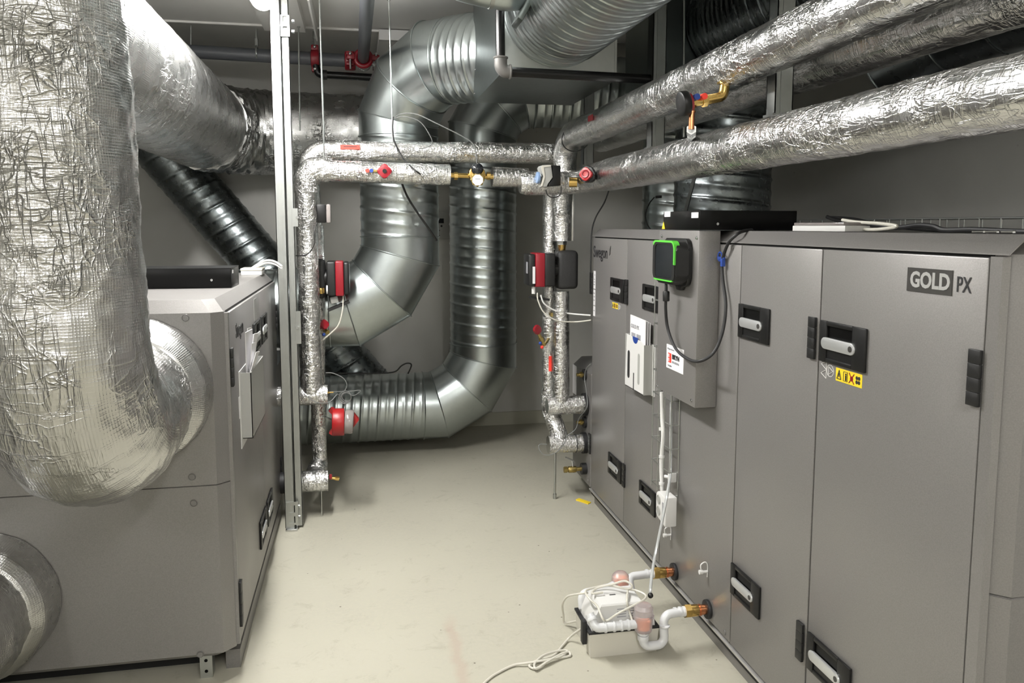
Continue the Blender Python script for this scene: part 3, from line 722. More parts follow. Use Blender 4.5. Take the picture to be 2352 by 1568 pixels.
# ================================================================== FOIL CLAD DUCTS
# upper duct along the left, turning to the right at the back wall
t = duct('foil_duct', 'large foil wrapped duct from the upper left turning right along the back wall', (-.96, 4, 2.24))
P = fillet([(-.96, 2.33, 2.24), (-.96, 5.95, 2.24), (.42, 5.95, 2.24)], .42, 10)
i_ = 2
foil_tube(MB(), [P[0], P[1]], .278, .035, 64, .004, 1.2, seed=3).build('straight_wrap', 'foil_duct_smooth', t, angle=60)
foil_tube(MB(), P[1:-1], .285, .02, 64, .016, 2.6, seed=5).build('elbow_wrap', 'foil_duct', t, angle=60)
foil_tube(MB(), [P[-2], P[-1]], .280, .03, 64, .006, 1.6, seed=8).build('back_wrap', 'foil_duct_smooth', t, angle=60)
# foreground duct hanging down and turning into the left unit
t = duct('foil_duct', 'huge crinkled foil wrapped duct hanging in the left foreground, bending into the left unit', (-.7, 2.3, 1.0))
VX, VY, HZc = -.700, 2.10, 1.04
P = fillet([(VX-.01, VY, 2.86), (VX, VY, HZc), (-.735, LY0-.02, 1.05)], .30, 12)
foil_tube(MB(), P, [(0, .180), (.3, .178), (.55, .186), (.68, .197), (.82, .213), (.92, .205), (1, .19)], .010, 120, .006, 1.3, seed=1).build('foil_wrap', 'foil_duct', t, angle=60)
foil_tube(MB(), [(-.732, LY0-.14, 1.053), (-.732, LY0-.004, 1.053)], [(0, .200), (.35, .236), (1, .246)], .010, 96, .004, 1.2, seed=6).build('collar_wrap', 'foil_duct_smooth', t, angle=60)
# lower one at the bottom left corner
t = duct('foil_duct', 'foil wrapped duct stub at the bottom left corner joined to the left unit', (-1.24, 2.5, .3))
foil_tube(MB(), [(-1.235, LY0-.004, .371), (-1.235, LY0-.16, .371)], [(0, .240), (.7, .232), (1, .20)], .012, 96, .003, 1.0, seed=9).build('collar_wrap', 'foil_duct_smooth', t, angle=60)
foil_tube(MB(), fillet([(-1.235, LY0-.15, .371), (-1.24, 2.32, .365), (-1.9, 2.2, .36)], .22, 8), .20, .015, 90, .007, 1.5, seed=12).build('elbow_wrap', 'foil_duct', t, angle=60)

# ================================================================== FOIL CLAD PIPES
YA, YB2 = 4.59, 4.45
FP = 'foil_pipe'
def pipe(mb, pts, r, seed=0, amp=.0022, n=32, step=.022, sc=2.5): return foil_tube(mb, pts, r, step, n, amp, sc, True, seed)
# upper run: along the front, then towards the viewer
AX_, AZ_ = 1.195, 2.110
h1a, h1b = aY(702, 346, YA), aY(1288, 353, YA)
rt = thing('insulated_pipe', 'upper foil wrapped pipe crossing between the units, with a thin red tag', 'pipe', ((h1a.x+h1b.x)/2, YA, h1a.z))
V2X = aY(733, 1000, YA).x
pipe(MB(), fillet([(V2X-.01, YA, 1.55), (V2X-.025, YA, h1a.z), h1b], .10, 6), .058, 1, n=36).build('foil_wrap', FP, rt, angle=60)
q = aY(804, 338, YA-.06)
MB().box(q.x-.052, q.x+.052, YA-.066, YA-.060, q.z-.011, q.z+.011).build('red_tag', 'red_label', rt, smooth=False)
MB().box(q.x-.034, q.x+.036, YA-.0668, YA-.0658, q.z+.001, q.z+.005).build('tag_print', 'ink', rt, smooth=False)
q = aY(957, 343, YA-.06); MB().cyl((q.x, YA-.05, q.z), (q.x, YA-.085, q.z), .012, 14).build('sensor_cap', 'foil_fitting', rt)
at = thing('insulated_pipe', 'thick upper foil wrapped pipe coming towards the viewer, bent down at its far end', 'pipe', (AX_, 2.5, AZ_))
pipe(MB(), fillet([(AX_-.050, 4.44, 1.86), (AX_-.050, 4.44, AZ_-.018), (AX_-.01, 3.95, AZ_-.012), (AX_, 2.5, AZ_+.004), (AX_, .15, AZ_+.03)], [.14, .2, .2], 8), [(0, .064), (.06, .067), (.11, .076), (.5, .072), (1, .068)], 2, .003, 44, .025, 1.8).build('foil_wrap', 'foil_pipe_large', at, angle=60)
MB().torus((AX_-.032, 4.27, AZ_-.040), (0, .85, .53), .078, .0028, 36, 6).build('cable_tie', 'black_plastic', at)
q = aX(1356, 272, AX_-.088); MB().box(AX_-.092, AX_-.086, q.y-.04, q.y+.03, q.z-.012, q.z+.014).build('red_tag', 'red_paint', at, smooth=False)
# middle pipe at the back of the struts
BXc = 1.450; rB = .080; zB = 1.6+.303*BXc + rB*1.045
t = thing('insulated_pipe', 'middle foil wrapped pipe running towards the viewer behind the strut posts', 'pipe', (BXc, 2.6, zB))
pipe(MB(), [(BXc, 4.75, zB), (BXc, .2, zB)], rB, 3, .003, 44, .025, 1.8).build('foil_wrap', 'foil_pipe_large', t, angle=60)
# lower pipe C with stub
CXc, CZc = 1.200, 1.847
ct = thing('insulated_pipe', 'lower thick foil wrapped pipe coming towards the viewer above the right unit', 'pipe', (CXc, 2.5, CZc))
pipe(MB(), [(CXc-.02, 4.10, CZc), (CXc-.01, 4.04, CZc), (CXc, 3.9, CZc), (CXc, .15, CZc)], [(0, .060), (.02, .072), (.1, .077), (.5, .073), (1, .067)], 4, .003, 44, .025, 1.8).build('foil_wrap', 'foil_pipe_large', ct, angle=60)
T1a = aY(1194, 419, 4.25)
pipe(MB(), [(T1a.x, 4.25, T1a.z-.004), (T1a.x+.012, 4.25, T1a.z-.004), (1.10, 4.25, T1a.z), (1.19, 4.2, CZc-.01), (CXc, 4.10, CZc)], [(0, .052), (.05, .063), (1, .06)], 5, .003, 36).build('tee_wrap', 'foil_fitting', ct, angle=60)
q = aY(1318, 418, 4.08); MB().cyl((q.x-.02, 4.10, q.z), (q.x+.02, 4.09, q.z), .026, 12).build('brass_nut', 'brass', ct)
# lower front run H2 with left elbow and riser
h2a, h2b, h2c, h2d = aY(703, 391, YB2), aY(1033, 402, YB2), aY(1130, 406, YB2), aY(1212, 409, YB2)
VX1 = aY(703, 450, YB2).x
L1 = aY(715, 907, YB2); L2 = aY(720, 1104, YB2)
lt = thing('insulated_pipe', 'lower foil wrapped pipe with a bulging elbow dropping to the left unit', 'pipe', (VX1, YB2, 1.2))
pipe(MB(), fillet([(VX1, YB2, L1.z+.02), (VX1, YB2, h2a.z), h2b], .09, 6), .0565, 6, .0032, 40).build('foil_wrap', FP, lt, angle=60)
foil_tube(MB(), fillet([(VX1, YB2, h2a.z-.12), (VX1, YB2, h2a.z+.004), (VX1+.14, YB2, h2a.z+.004)], .075, 8), [(0, .060), (.3, .070), (.8, .068), (1, .058)], .012, 44, .005, 2.0, seed=7).build('elbow_wrap', 'foil_fitting', lt, angle=60)
pipe(MB(), [h2c, h2d], .054, 8).build('short_wrap', FP, lt, angle=60)
pipe(MB(), [(GX-.02, YB2, L1.z), (aY(753, 907, YB2).x, YB2, L1.z)], .053, 9, .003, 32, .015).build('tee_wrap', 'foil_fitting', lt, angle=60)
MB().cyl(h2b-V((.02, 0, 0)), h2c+V((.02, 0, 0)), .014, 18).build('brass_pipe', 'brass', lt)
for x, w_ in ((1047, .02), (1122, .02)):
    c_ = aY(x, 404, YB2); MB().cyl(c_-V((w_/2, 0, 0)), c_+V((w_/2, 0, 0)), .021, 6).build('brass_nut', 'brass', lt)
# lower left return riser
t = thing('insulated_pipe', 'thin foil wrapped riser ending in the lowest foil stub at the left unit', 'pipe', (V2X, YA, .2))
pipe(MB(), [(V2X, YA, 1.6), (V2X, YA, aY(733, 1062, YA).z), (V2X-.02, YA-.08, L2.z+.02)], [(0, .055), (.4, .05), (.6, .040), (.92, .040), (.97, .055), (1, .055)], 10).build('foil_wrap', FP, t, angle=60)
e0, e1 = aY(686, 1106, YB2), aY(754, 1103, YB2)
pipe(MB(), [(e0.x, YB2, e0.z), (e1.x, YB2, e1.z)], .057, 11, .002, 36, .015).build('stub_wrap', 'foil_fitting', t, angle=60)
MB().cyl((GX-.02, YB2, e0.z), (e0.x+.001, YB2, e0.z), .058, 32).build('gasket', 'rubber', t)
MB().cyl((V2X+.01, YB2, L2.z-.05), (V2X+.01, YB2, 0), .004, 8).build('support_rod', 'steel', t)
q = aY(757, 1097, YB2)
v = thing('drain_valve', 'small brass drain cock with red tap at the low left foil stub', 'valve', q)
MB().cyl(q, q+V((.052, 0, -.008)), .009, 12).cyl(q+V((.03, 0, -.005)), q+V((.05, 0, -.008)), .012, 6).build('valve_body', 'brass', v)
MB().box(q.x-.001, q.x+.014, YB2-.016, YB2-.008, q.z-.004, q.z+.024, .003).build('red_tap', 'red_paint', v)
# right risers
Y5 = 4.48
W1x = aY(1291, 500, Y5).x; W2x = aY(1262, 700, Y5+.10).x
w1 = thing('insulated_pipe', 'foil wrapped riser carrying the right circulation pump', 'pipe', (W1x, Y5, .3))
zt1, zt2 = aY(1291, 553, Y5).z, aY(1291, 668, Y5).z
R1z, R2z = aY(1300, 930, Y5).z, aY(1300, 1019, Y5).z
pipe(MB(), [(W1x, Y5, 1.83), (W1x, Y5, zt1)], .056, 12, .002, 36).build('upper_wrap', FP, w1, angle=60)
MB().box(W1x+.050, W1x+.066, Y5-.03, Y5-.024, zt1, 1.82, .002).build('wrap_flap', 'foil_fitting', w1)
pipe(MB(), [(W1x-.004, Y5, zt2), (W1x, Y5, R1z)], .048, 13, .0025, 36).build('lower_wrap', FP, w1, angle=60)
pipe(MB(), [(aY(1256, 930, Y5).x, Y5, R1z), (FX-.004, Y5, R1z)], [(0, .045), (.3, .052), (1, .054)], 14, .003, 36, .015).build('tee_wrap', 'foil_fitting', w1, angle=60)
MB().cyl((FX-.010, Y5, R1z), (FX+.012, Y5, R1z), .066, 32).build('gasket', 'rubber', w1)
MB().cyl((W1x, Y5, zt1), (W1x, Y5, zt1-.022), .028, 6).build('union_nut', 'zinc', w1)
MB().cyl((W1x, Y5, zt1-.02), (W1x, Y5, zt1-.06), .024, 18, r1=.019).build('brass_union', 'brass', w1)
w2 = thing('insulated_pipe', 'thinner foil wrapped riser left of the pump riser, turning into the lowest stub', 'pipe', (W2x, Y5, .3))
pipe(MB(), fillet([(W2x, Y5+.10, 1.80), (W2x, Y5+.10, R2z+.20), (W2x+.04, Y5+.03, R2z+.06), (W2x+.05, Y5, R2z)], .1, 5), [(0, .040), (.75, .042), (.9, .052), (1, .05)], 15, .003, 32).build('foil_wrap', FP, w2, angle=60)
pipe(MB(), [(aY(1259, 1019, Y5).x, Y5, R2z), (FX-.012, Y5, R2z)], .052, 16, .002, 36, .015).build('stub_wrap', 'foil_fitting', w2, angle=60)
MB().torus((aY(1321, 1019, Y5).x, Y5, R2z), (1, 0, 0), .054, .002, 32, 6).build('cable_tie', 'black_plastic', w2)
MB().cyl((FX-.015, Y5, R2z), (FX+.012, Y5, R2z), .062, 32).build('gasket', 'rubber', w2)
q = aY(1264, 835, Y5+.05); MB().box(q.x-.008, q.x+.008, Y5+.048, Y5+.056, q.z-.045, q.z+.045).build('red_tag', 'red_label', w2, smooth=False)
q = aY(1275, 1040, Y5); sr = MB().cyl((q.x, Y5, R2z-.045), (q.x, Y5, 0.012), .0065, 10)
sr.cyl((q.x, Y5, 0), (q.x, Y5, .03), .011, 12); tag(sr.build('support_rod', 'zinc'), 'thin zinc support rod standing on the floor under the lowest right stub', 'rod')

# ---- circulation pumps
def pump(cx, y, cz, label, motor_x0, motor_x1, s, shell=True, flip=False):
    """motor axis along x; s = side of the motor"""
    t = thing('circulation_pump', label, 'pump', (cx, y, cz))
    if shell:
        mb = MB(); mb.box(cx-.062, cx+.062, y-.055, y+.055, cz-.112, cz+.108, .026, 4); mb.build('insulation_shell', 'cast_black', t)
    L = motor_x1-motor_x0; sg = 1 if L > 0 else -1; L = abs(L)
    def X(f): return motor_x0 + sg*L*f
    MB().cyl((X(-.12), y, cz), (X(.12), y, cz), .048, 28).build('pump_neck', 'dark_plastic', t)
    MB().box(X(.05), X(.44), y-.078, y+.078, cz-.094, cz+.094, .010, 3).build('motor_housing', 'black_plastic', t)
    MB().box(X(.42), X(.76), y-.079, y+.079, cz-.095, cz+.095, .006, 3).build('red_band', 'red_paint', t)
    MB().box(X(.74), X(1.0), y-.074, y+.074, cz-.090, cz+.090, .012, 3).build('control_cover', 'black_plastic', t)
    return t
mx0, mx1 = aY(1272, 620, Y5).x, aY(1208, 620, Y5).x
zc = aY(1299, 618, Y5).z
pr = pump(aY(1300, 618, Y5).x, Y5, zc, 'circulation pump with black shell and red banded motor on the right riser', mx0, mx1, -1)
q = aY(1226, 640, Y5-.082); MB().box(q.x-.006, q.x+.008, Y5-.083, Y5-.078, zc-.075, zc+.02).build('data_label', 'paper', pr, smooth=False)
MB().box(mx1-.001, mx1+.001, Y5-.05, Y5-.01, zc-.02, zc+.045).build('display', 'print_grey', pr, smooth=False)
MB().cyl((q.x+.008, Y5-.04, zc-.096), (q.x+.008, Y5-.04, zc-.135), .011, 14).build('cable_gland', 'white_plastic', pr)
MB().obox((q.x+.05, Y5, zc-.165), (1, 0, -.12), (0, 1, 0), (.12, 0, 1), .055, .03, .006).build('terminal_bracket', 'black_plastic', pr)
PYl = YA-.02
mx0, mx1 = aY(748, 638, PYl).x, aY(803, 638, PYl).x; zl = aY(780, 638, PYl).z
pl = pump(aY(722, 640, PYl).x, PYl, zl, 'circulation pump with black and red motor behind the left foil riser', mx0, mx1, 1, True)
q = aY(737, 668, PYl-.07); MB().cyl((q.x, q.y, q.z-.015), (q.x, q.y, q.z+.018), .020, 20, bev=.004).build('brass_union', 'brass', pl)
q = aY(751, 665, PYl-.07); MB().cyl((q.x-.003, q.y, q.z), (q.x+.005, q.y, q.z), .024, 20).build('washer', 'white_plastic', pl)
q = aY(778, 702, PYl-.03); MB().obox(q, (1, 0, .4), (0, 1, 0), (-.4, 0, 1), .058, .03, .007).build('terminal_bracket', 'black_plastic', pl)
q = aY(768, 688, PYl-.03); MB().obox(q, (1, 0, .2), (0, 1, 0), (-.2, 0, 1), .020, .02, .018, .003).build('cable_gland', 'grey_plastic', pl)

# ---- valves, actuator, meter, gauges
def wheel(mb, c, ax, r, th, lobes=4, n=48):
    c, ax = V(c), V(ax).normalized(); a = V((0, 0, 1)); u = (a-ax*a.dot(ax)).normalized(); v = ax.cross(u)
    prof = [(c+(u*math.cos(2*PI*i/n)+v*math.sin(2*PI*i/n))*r*(1+.10*math.cos(lobes*2*PI*i/n))) for i in range(n)]
    mb.prism([p-ax*th/2 for p in prof], ax*th, bev=th*.2); return mb
q = aY(883, 393, YB2-.085)
v = thing('balancing_valve', 'dark red handwheel valve with red and blue caps on the lower cross pipe', 'valve', q)
wheel(MB(), q, (0, 1, 0), .035, .026).build('handwheel', 'red_paint', v)
MB().cyl(q-V((0, .013, 0)), q-V((0, .018, 0)), .011, 16).build('scale_knob', 'dark_plastic', v)
MB().cyl(q+V((0, .012, 0)), q+V((0, .06, 0)), .016, 14).build('valve_stem', 'dark_plastic', v)
q2 = aY(862, 393, YB2-.065); MB().cyl(q2+V((.02, 0, 0)), q2-V((.03, 0, 0)), .008, 10).build('test_stub', 'brass_dull', v)
for x, n_ in ((853, 'blue_plastic'), (844, 'red_label')):
    c_ = aY(x, 392, YB2-.07); MB().cyl(c_-V((0, .01, 0)), c_+V((0, .012, 0)), .010, 14).build('test_cap', n_, v)
q = aY(1095, 403, YB2-.02)
v = thing('flow_meter', 'round brass flow meter with white label in the lower cross pipe', 'meter', q)
MB().cyl(q+V((0, -.02, .006)), q+V((0, .04, .006)), .046, 28, bev=.006).build('brass_body', 'brass', v)
wheel(MB(), q-V((0, .026, .024)), (0, 1, 0), .036, .014, 8).build('label_frame', 'brass_dull', v)
c_ = q-V((0, .036, .026)); MB().prism([c_+V((math.cos(PI/8+k*PI/4)*.031, 0, math.sin(PI/8+k*PI/4)*.031)) for k in range(8)], (0, .003, 0)).build('white_label', 'paper', v, smooth=False)
MB().box(c_.x-.014, c_.x+.014, c_.y-.001, c_.y, c_.z+.004, c_.z+.007).build('label_print', 'print_grey', v, smooth=False)
MB().ball(q+V((0, -.02, .034)), .034, 20, (1, .7, 1)).build('black_dome', 'glass_screen', v)
MB().cyl(q+V((0, -.02, .02)), q+V((0, -.03, .065)), .007, 10).build('sensor_plug', 'steel', v)
# actuator
q = aY(1266, 403, 4.14)
v = thing('valve_actuator', 'beige and dark grey actuator box on the tee between the risers', 'actuator', q)
def ap(x, y, Y=4.14): return aY(x, y, Y)
fr = [ap(1243, 384), ap(1246, 379), ap(1266, 378), ap(1270, 408), ap(1258, 420), ap(1257, 429), ap(1243, 429), ap(1250, 405)]
MB().prism(fr, (0, .10, 0), .003).build('beige_cover', 'grey_plastic', v)
fr = [ap(1267.5, 379), ap(1288, 380), ap(1288, 426), ap(1260, 428), ap(1261, 421), ap(1272, 410)]
MB().prism(fr, (0, .09, 0), .003).build('dark_cover', 'dark_plastic', v)
fr = [ap(1243, 385, 4.137), ap(1247, 380, 4.137), ap(1265, 379, 4.137), ap(1265, 382, 4.137), ap(1249, 384, 4.137), ap(1252, 406, 4.137), ap(1246, 427, 4.137), ap(1242, 427, 4.137), ap(1248, 405, 4.137)]
MB().prism(fr, (0, .004, 0)).build('light_edge', 'cream_plastic', v)
c_ = ap(1237, 407); MB().cyl(c_+V((-.004, .03, 0)), c_+V((.012, .03, 0)), .030, 24, bev=.003).build('blue_knob', 'blue_grey', v)
MB().tube(spline([ap(1254, 436), ap(1258, 448), ap(1272, 454), ap(1287, 446), ap(1289, 428)], 6), .0028, 8).build('cable_loop', 'black_plastic', v)
q = aX(1346, 400, CXc-.125)
v = thing('balancing_valve', 'valve with bright red wheel and black hub at the end of the lower thick pipe', 'valve', q)
axv = V((-.55, -.83, .05)).normalized(); b_ = aY(1374, 402, 4.0)
axv = V((-.62, -.78, .08)).normalized()
wheel(MB(), q, axv, .030, .02, 4).build('handwheel', 'red_bright', v)
MB().torus(V(q)+axv*.011, axv, .016, .004, 20, 6).build('wheel_ring', 'red_paint', v)
wheel(MB(), V(q)-axv*.024, axv, .040, .03, 3).build('hub', 'dark_plastic', v)
MB().cyl(V(q)-axv*.035, V(q)-axv*.075, .018, 14).build('brass_stem', 'brass_dull', v)
# linking valve between the two thick pipes
YV = aX(1663, 192, 1.165).y
def av(x, y, X=None): return aX(x, y, X) if X else aY(x, y, YV)
v = thing('balancing_valve', 'brass valve with black wheel and copper drop between the two thick pipes', 'valve', av(1620, 235))
pA = av(1663, 190); pB = av(1660, 222); pC = av(1630, 228); pD = av(1582, 236)
mb = MB(); mb.tube(fillet([pA+V((.01, 0, .03)), pB+V((0, 0, .0)), pC], .02, 6), .016, 18)
mb.cyl(pC, pD, .016, 18); mb.cyl(pA+V((0, 0, .012)), pA-V((0, 0, .004)), .022, 6); mb.cyl(pC+(pD-pC)*.15, pC+(pD-pC)*.4, .021, 6)
mb.build('brass_body', 'brass', v)
ax_ = (pD-pC).normalized(); mb = MB(); mb.cyl(pD+ax_*.003, pD+ax_*.030, .040, 36, bev=.006); mb.build('black_wheel', 'dark_plastic', v)
mb = MB(); mb.cyl(pD-ax_*.006, pD+ax_*.004, .030, 24); mb.build('red_scale_ring', 'red_paint', v)
for x, y, n_ in ((1596, 224, 'blue_plastic'), (1613, 223, 'red_label')):
    c_ = aY(x, y, YV-.014); MB().cyl(c_, c_+V((0, -.020, 0)), .010, 14).build('test_cap', n_, v)
c1, c2 = av(1590, 240), av(1588, 297)
MB().cyl(c1, c2, .0095, 16).cyl(c1.lerp(c2, .25), c1.lerp(c2, .32), .012, 16).cyl(c1, c1.lerp(c2, .12), .013, 16).build('copper_pipe', 'copper', v)
c2 = av(1588, 297); c3 = aX(1588, 318, 1.160); MB().cyl(c2, c3, .011, 16).cyl(c2, c2.lerp(c3, .35), .017, 6).cyl(c2.lerp(c3, .6), c3, .016, 6).build('steel_fitting', 'steel', v)
# gauge on the thin right riser
q = aY(1234, 757, Y5)
v = thing('balancing_valve', 'small brass valve with red handle and blue cap left of the thin right riser', 'valve', q)
wheel(MB(), q, (.5, -.8, .2), .026, .018, 4).build('handwheel', 'red_paint', v)
a_, b_ = aY(1236, 764, Y5), aY(1250, 792, Y5); MB().cyl(a_, b_, .010, 12).cyl(a_.lerp(b_, .4), a_.lerp(b_, .7), .015, 6).cyl(b_, aY(1262, 775, Y5+.08), .009, 10).build('brass_body', 'brass_dull', v)
for p_, n_ in (((1241, 788), 'blue_plastic'), ((1245, 797), 'red_label')):
    MB().ball(aY(*p_, Y5-.015), .010, 12).build('test_cap', n_, v)
q = aY(1265, 721, Y5+.05); MB().cyl(q, q-V((.0, .04, 0)), .012, 12).build('vent_plug', 'brass_dull', v)
# behind left riser: red/brass/blue cluster
q = aY(744, 745, YA-.05)
v = thing('balancing_valve', 'small red brass and blue valve peeking out behind the left foil riser', 'valve', q)
wheel(MB(), q, (.5, -.7, .3), .026, .02, 4).build('handwheel', 'red_paint', v)
MB().cyl(q-V((0, -.03, .03)), q+V((.02, -.0, -.045)), .012, 10).build('brass_body', 'brass_dull', v)
MB().ball(q+V((-.002, -.01, -.055)), .010, 12).build('test_cap', 'blue_plastic', v)
# thermostat on the left riser
q = aY(742, 490, YB2+.02)
v = thing('thermostat', 'small dark grey thermostat box with clear cover beside the left foil riser', 'thermostat', q)
MB().box(q.x-.042, q.x+.016, q.y-.03, q.y+.03, q.z-.050, q.z+.048, .006).build('thermostat_body', 'blue_grey' if False else 'dark_plastic', v)
MB().box(q.x+.016, q.x+.042, q.y-.028, q.y+.028, q.z-.052, q.z+.050, .010).build('clear_cover', 'siren_clear', v)
MB().cyl((q.x-.042, q.y, q.z+.0), (q.x-.06, q.y, q.z), .012, 12).build('mounting_stem', 'brass', v)
# siren
q = aY(787, 968, YB2)
v = thing('alarm_sounder', 'red alarm sounder hanging beside the left risers in front of the low spiral duct', 'siren', q)
x0, x1, x2 = aY(763, 968, YB2).x, aY(791, 968, YB2).x, aY(812, 968, YB2).x
MB().cyl((x0, YB2, q.z), (x1, YB2, q.z-.002), .075, 36, bev=.006).build('sounder_body', 'red_bright', v)
MB().cyl((x1-.002, YB2, q.z), (x2, YB2, q.z-.004), .066, 36, bev=.012).build('clear_dome', 'siren_clear', v)
mb = MB()
for a in (PI*.75, -PI*.75):
    mb.prism([(x0-.004, YB2+math.cos(a)*0, q.z+math.sin(a)*.105), (x0-.019, YB2, q.z+math.sin(a)*.088), (x0+.012, YB2, q.z+math.sin(a)*.040), (x0+.012, YB2, q.z+math.sin(a)*.100)], (0, .05, 0))
mb.prism([(x2-.005, YB2-.01, q.z+.055), (x2+.030, YB2-.01, q.z+.008), (x2-.006, YB2-.01, q.z-.040)], (0, .05, 0)); mb.build('mounting_ears', 'red_bright', v)
MB().cyl((x0, YB2+.05, q.z), (V2X+.035, YA-.01, q.z), .006, 8).build('hanger_arm', 'zinc', v)
q = aY(794, 912, YB2)
mb = MB()
for k in range(4): mb.torus(q+V((.003*k-.004, -.004*k, .004*(k % 2))), (.2, 1, .15*(k-1.5)), .034-.003*k, .0022, 32, 6)
mb.tube(spline([q+V((-.01, 0, .03)), aY(797, 885, YB2), aY(788, 868, YB2), aY(765, 857, YB2), aY(748, 856, YB2)], 8), .0024, 6)
mb.tube(spline([aY(697, 902, YB2-.06), aY(712, 916, YB2-.065), aY(735, 925, YB2-.06), aY(758, 922, YB2-.04), aY(775, 905, YB2-.01), q+V((-.03, 0, 0))], 8), .0020, 6)
mb.tube(spline([q+V((.02, 0, .02)), aY(812, 908, YB2), aY(824, 902, YB2), aY(826, 896, YB2), aY(805, 898, YB2), aY(752, 900, YB2)], 8), .0020, 6)
mb.tube([q+V((.0, 0, -.03)), aY(790, 935, YB2)], .0026, 6)
tag(mb.build('coiled_cable', 'wire_grey'), 'loosely coiled grey cable above the red alarm sounder', 'cable')
q = aY(753, 901, YB2); tag(MB().cyl(q, q+V((.03, 0, 0)), .004, 8).cyl(q-V((.006, 0, 0)), q+V((.006, 0, 0)), .008, 6).build('temperature_probe', 'brass'), 'little brass probe in the upper left foil stub', 'probe')

# ================================================================== STRUT POSTS
def strut(mb, x0, x1, y0, y1, z0, z1, t=.003):
    """C channel, open towards +y"""
    mb.box(x0, x1, y0, y0+t, z0, z1); mb.box(x0, x0+t, y0, y1, z0, z1); mb.box(x1-t, x1, y0, y1, z0, z1)
    mb.box(x0, x0+.011, y1-t, y1, z0, z1); mb.box(x1-.011, x1, y1-t, y1, z0, z1)
    mb.box((x0+x1)/2-.007, (x0+x1)/2+.007, y0-.0015, y0+.0005, z0, z1); return mb
YP = 4.27
xa, xb, xc_ = aY(646, 900, YP).x, aY(669, 900, YP).x, aY(686, 900, YP).x
sp_ = thing('strut_post', 'tall zinc strut channel post from floor to ceiling at the left unit', 'post', ((xa+xb)/2, YP, 0))
strut(MB(), xa, xb-.001, YP, YP+.041, .012, CEIL).build('channel', 'zinc', sp_, smooth=False)
z_ = aY(655, 85, YP).z
strut(MB(), xb+.001, xc_, YP+.028, YP+.066, .012, CEIL-.02).build('second_channel', 'zinc', sp_, smooth=False)
def slotted(name, x0, x1, y, z0, z1, slots):
    """flat plate with cut-out slots"""
    mb = MB(); w_ = x1-x0; s0, s1 = x0+w_*.25, x1-w_*.25; zs = sorted(slots)
    mb.box(x0, s0, y-.004, y, z0, z1); mb.box(s1, x1, y-.004, y, z0, z1); last = z0
    for a, b in zs: mb.box(s0, s1, y-.004, y, last, a); last = b
    mb.box(s0, s1, y-.004, y, last, z1)
    return mb.build(name, 'zinc', sp_, smooth=False)
zb0, zb1 = aY(670, 1205, YP).z, aY(670, 1152, YP).z
slotted('foot_bracket', xa+.004, xb+.018, YP-.001, zb0, zb1, [(zb0+.012, zb0+.047), (zb0+.068, zb0+.106)])
MB().box(xa+.002, xb+.012, YP-.022, YP+.05, 0, .012, .002).build('foot_plate', 'steel', sp_)
zt0, zt1_ = aY(660, 83, YP).z, aY(660, 34, YP).z
slotted('top_bracket', xb, xc_+.006, YP+.008, zt0, zt1_, [(zt0+.014, zt0+.048), (zt0+.064, zt0+.098)])
for k, (px, py) in enumerate(((684, 1162), (685, 1186), (671, 48), (671, 72))):
    c_ = aY(px, py, YP+.03); MB().cyl(c_-V((.002, 0, 0)), c_+V((.011, 0, 0)), .010, 6).build('bolt', 'steel', sp_)
for y0_, y1_ in ((478, 520), (715, 790)):
    za, zb_ = aY(676, y1_, YP).z, aY(676, y0_, YP).z
    MB().box(xc_-.006, xc_+.020, YP+.006, YP+.009, za, zb_).build('bracket', 'zinc', sp_, smooth=False)
    c_ = aY(683, (y0_+y1_)/2, YP); MB().cyl(c_-V((0, .004, 0)), c_+V((0, .006, 0)), .008, 6).build('bolt', 'steel', sp_)
def hang_post(px, X, wpx, zlow, label, Yoff=0):
    q = aX(px, 200, X); w_ = wpx; t = thing('strut_post', label, 'post', (X, q.y, zlow), 'strut posts hanging from the ceiling')
    mb = MB(); y0, y1 = q.y-.005, q.y+w_
    mb.box(X-.02, X-.017, y0, y1, zlow, CEIL); mb.box(X-.02, X+.04, y0, y0+.003, zlow, CEIL); mb.box(X+.037, X+.04, y0, y1, zlow, CEIL)
    mb.box(X-.02, X+.04, y1-.003, y1, zlow, CEIL)
    mb.box(X-.003, X+.021, y0-.002, y0, zlow, CEIL); mb.build('channel', 'zinc_shaded', t, smooth=False)
    mb = MB(); mb.box(X-.028, X+.05, y0-.004, y1+.004, CZc+.085, CZc+.10); mb.build('pipe_bracket', 'zinc_shaded', t, smooth=False)
    return t
hang_post(1349, 1.290, .05, 1.87, 'hanging strut post furthest from the viewer, beside the red wheeled valve')
hang_post(1508, 1.290, .06, 1.87, 'middle one of three hanging strut posts crossing behind the foil pipes')
hang_post(1793, 1.290, .05, 1.87, 'hanging strut post nearest the viewer, right of the brass valve')
q0, q1 = aX(1574, 487, 1.62), aX(1598, 396, 1.62); q0 = q0+(q0-q1)*((q0.z-1.585)/(q1.z-q0.z))
tag(MB().obox((q0+q1)/2, (1, 0, 0), (0, (q1-q0).normalized().z, -(q1-q0).normalized().y), (q1-q0).normalized(), .002, .018, (q1-q0).length/2).build('leaning_strip', 'zinc_shaded', smooth=False), 'narrow zinc strip leaning in front of the dark upright duct', 'strip')

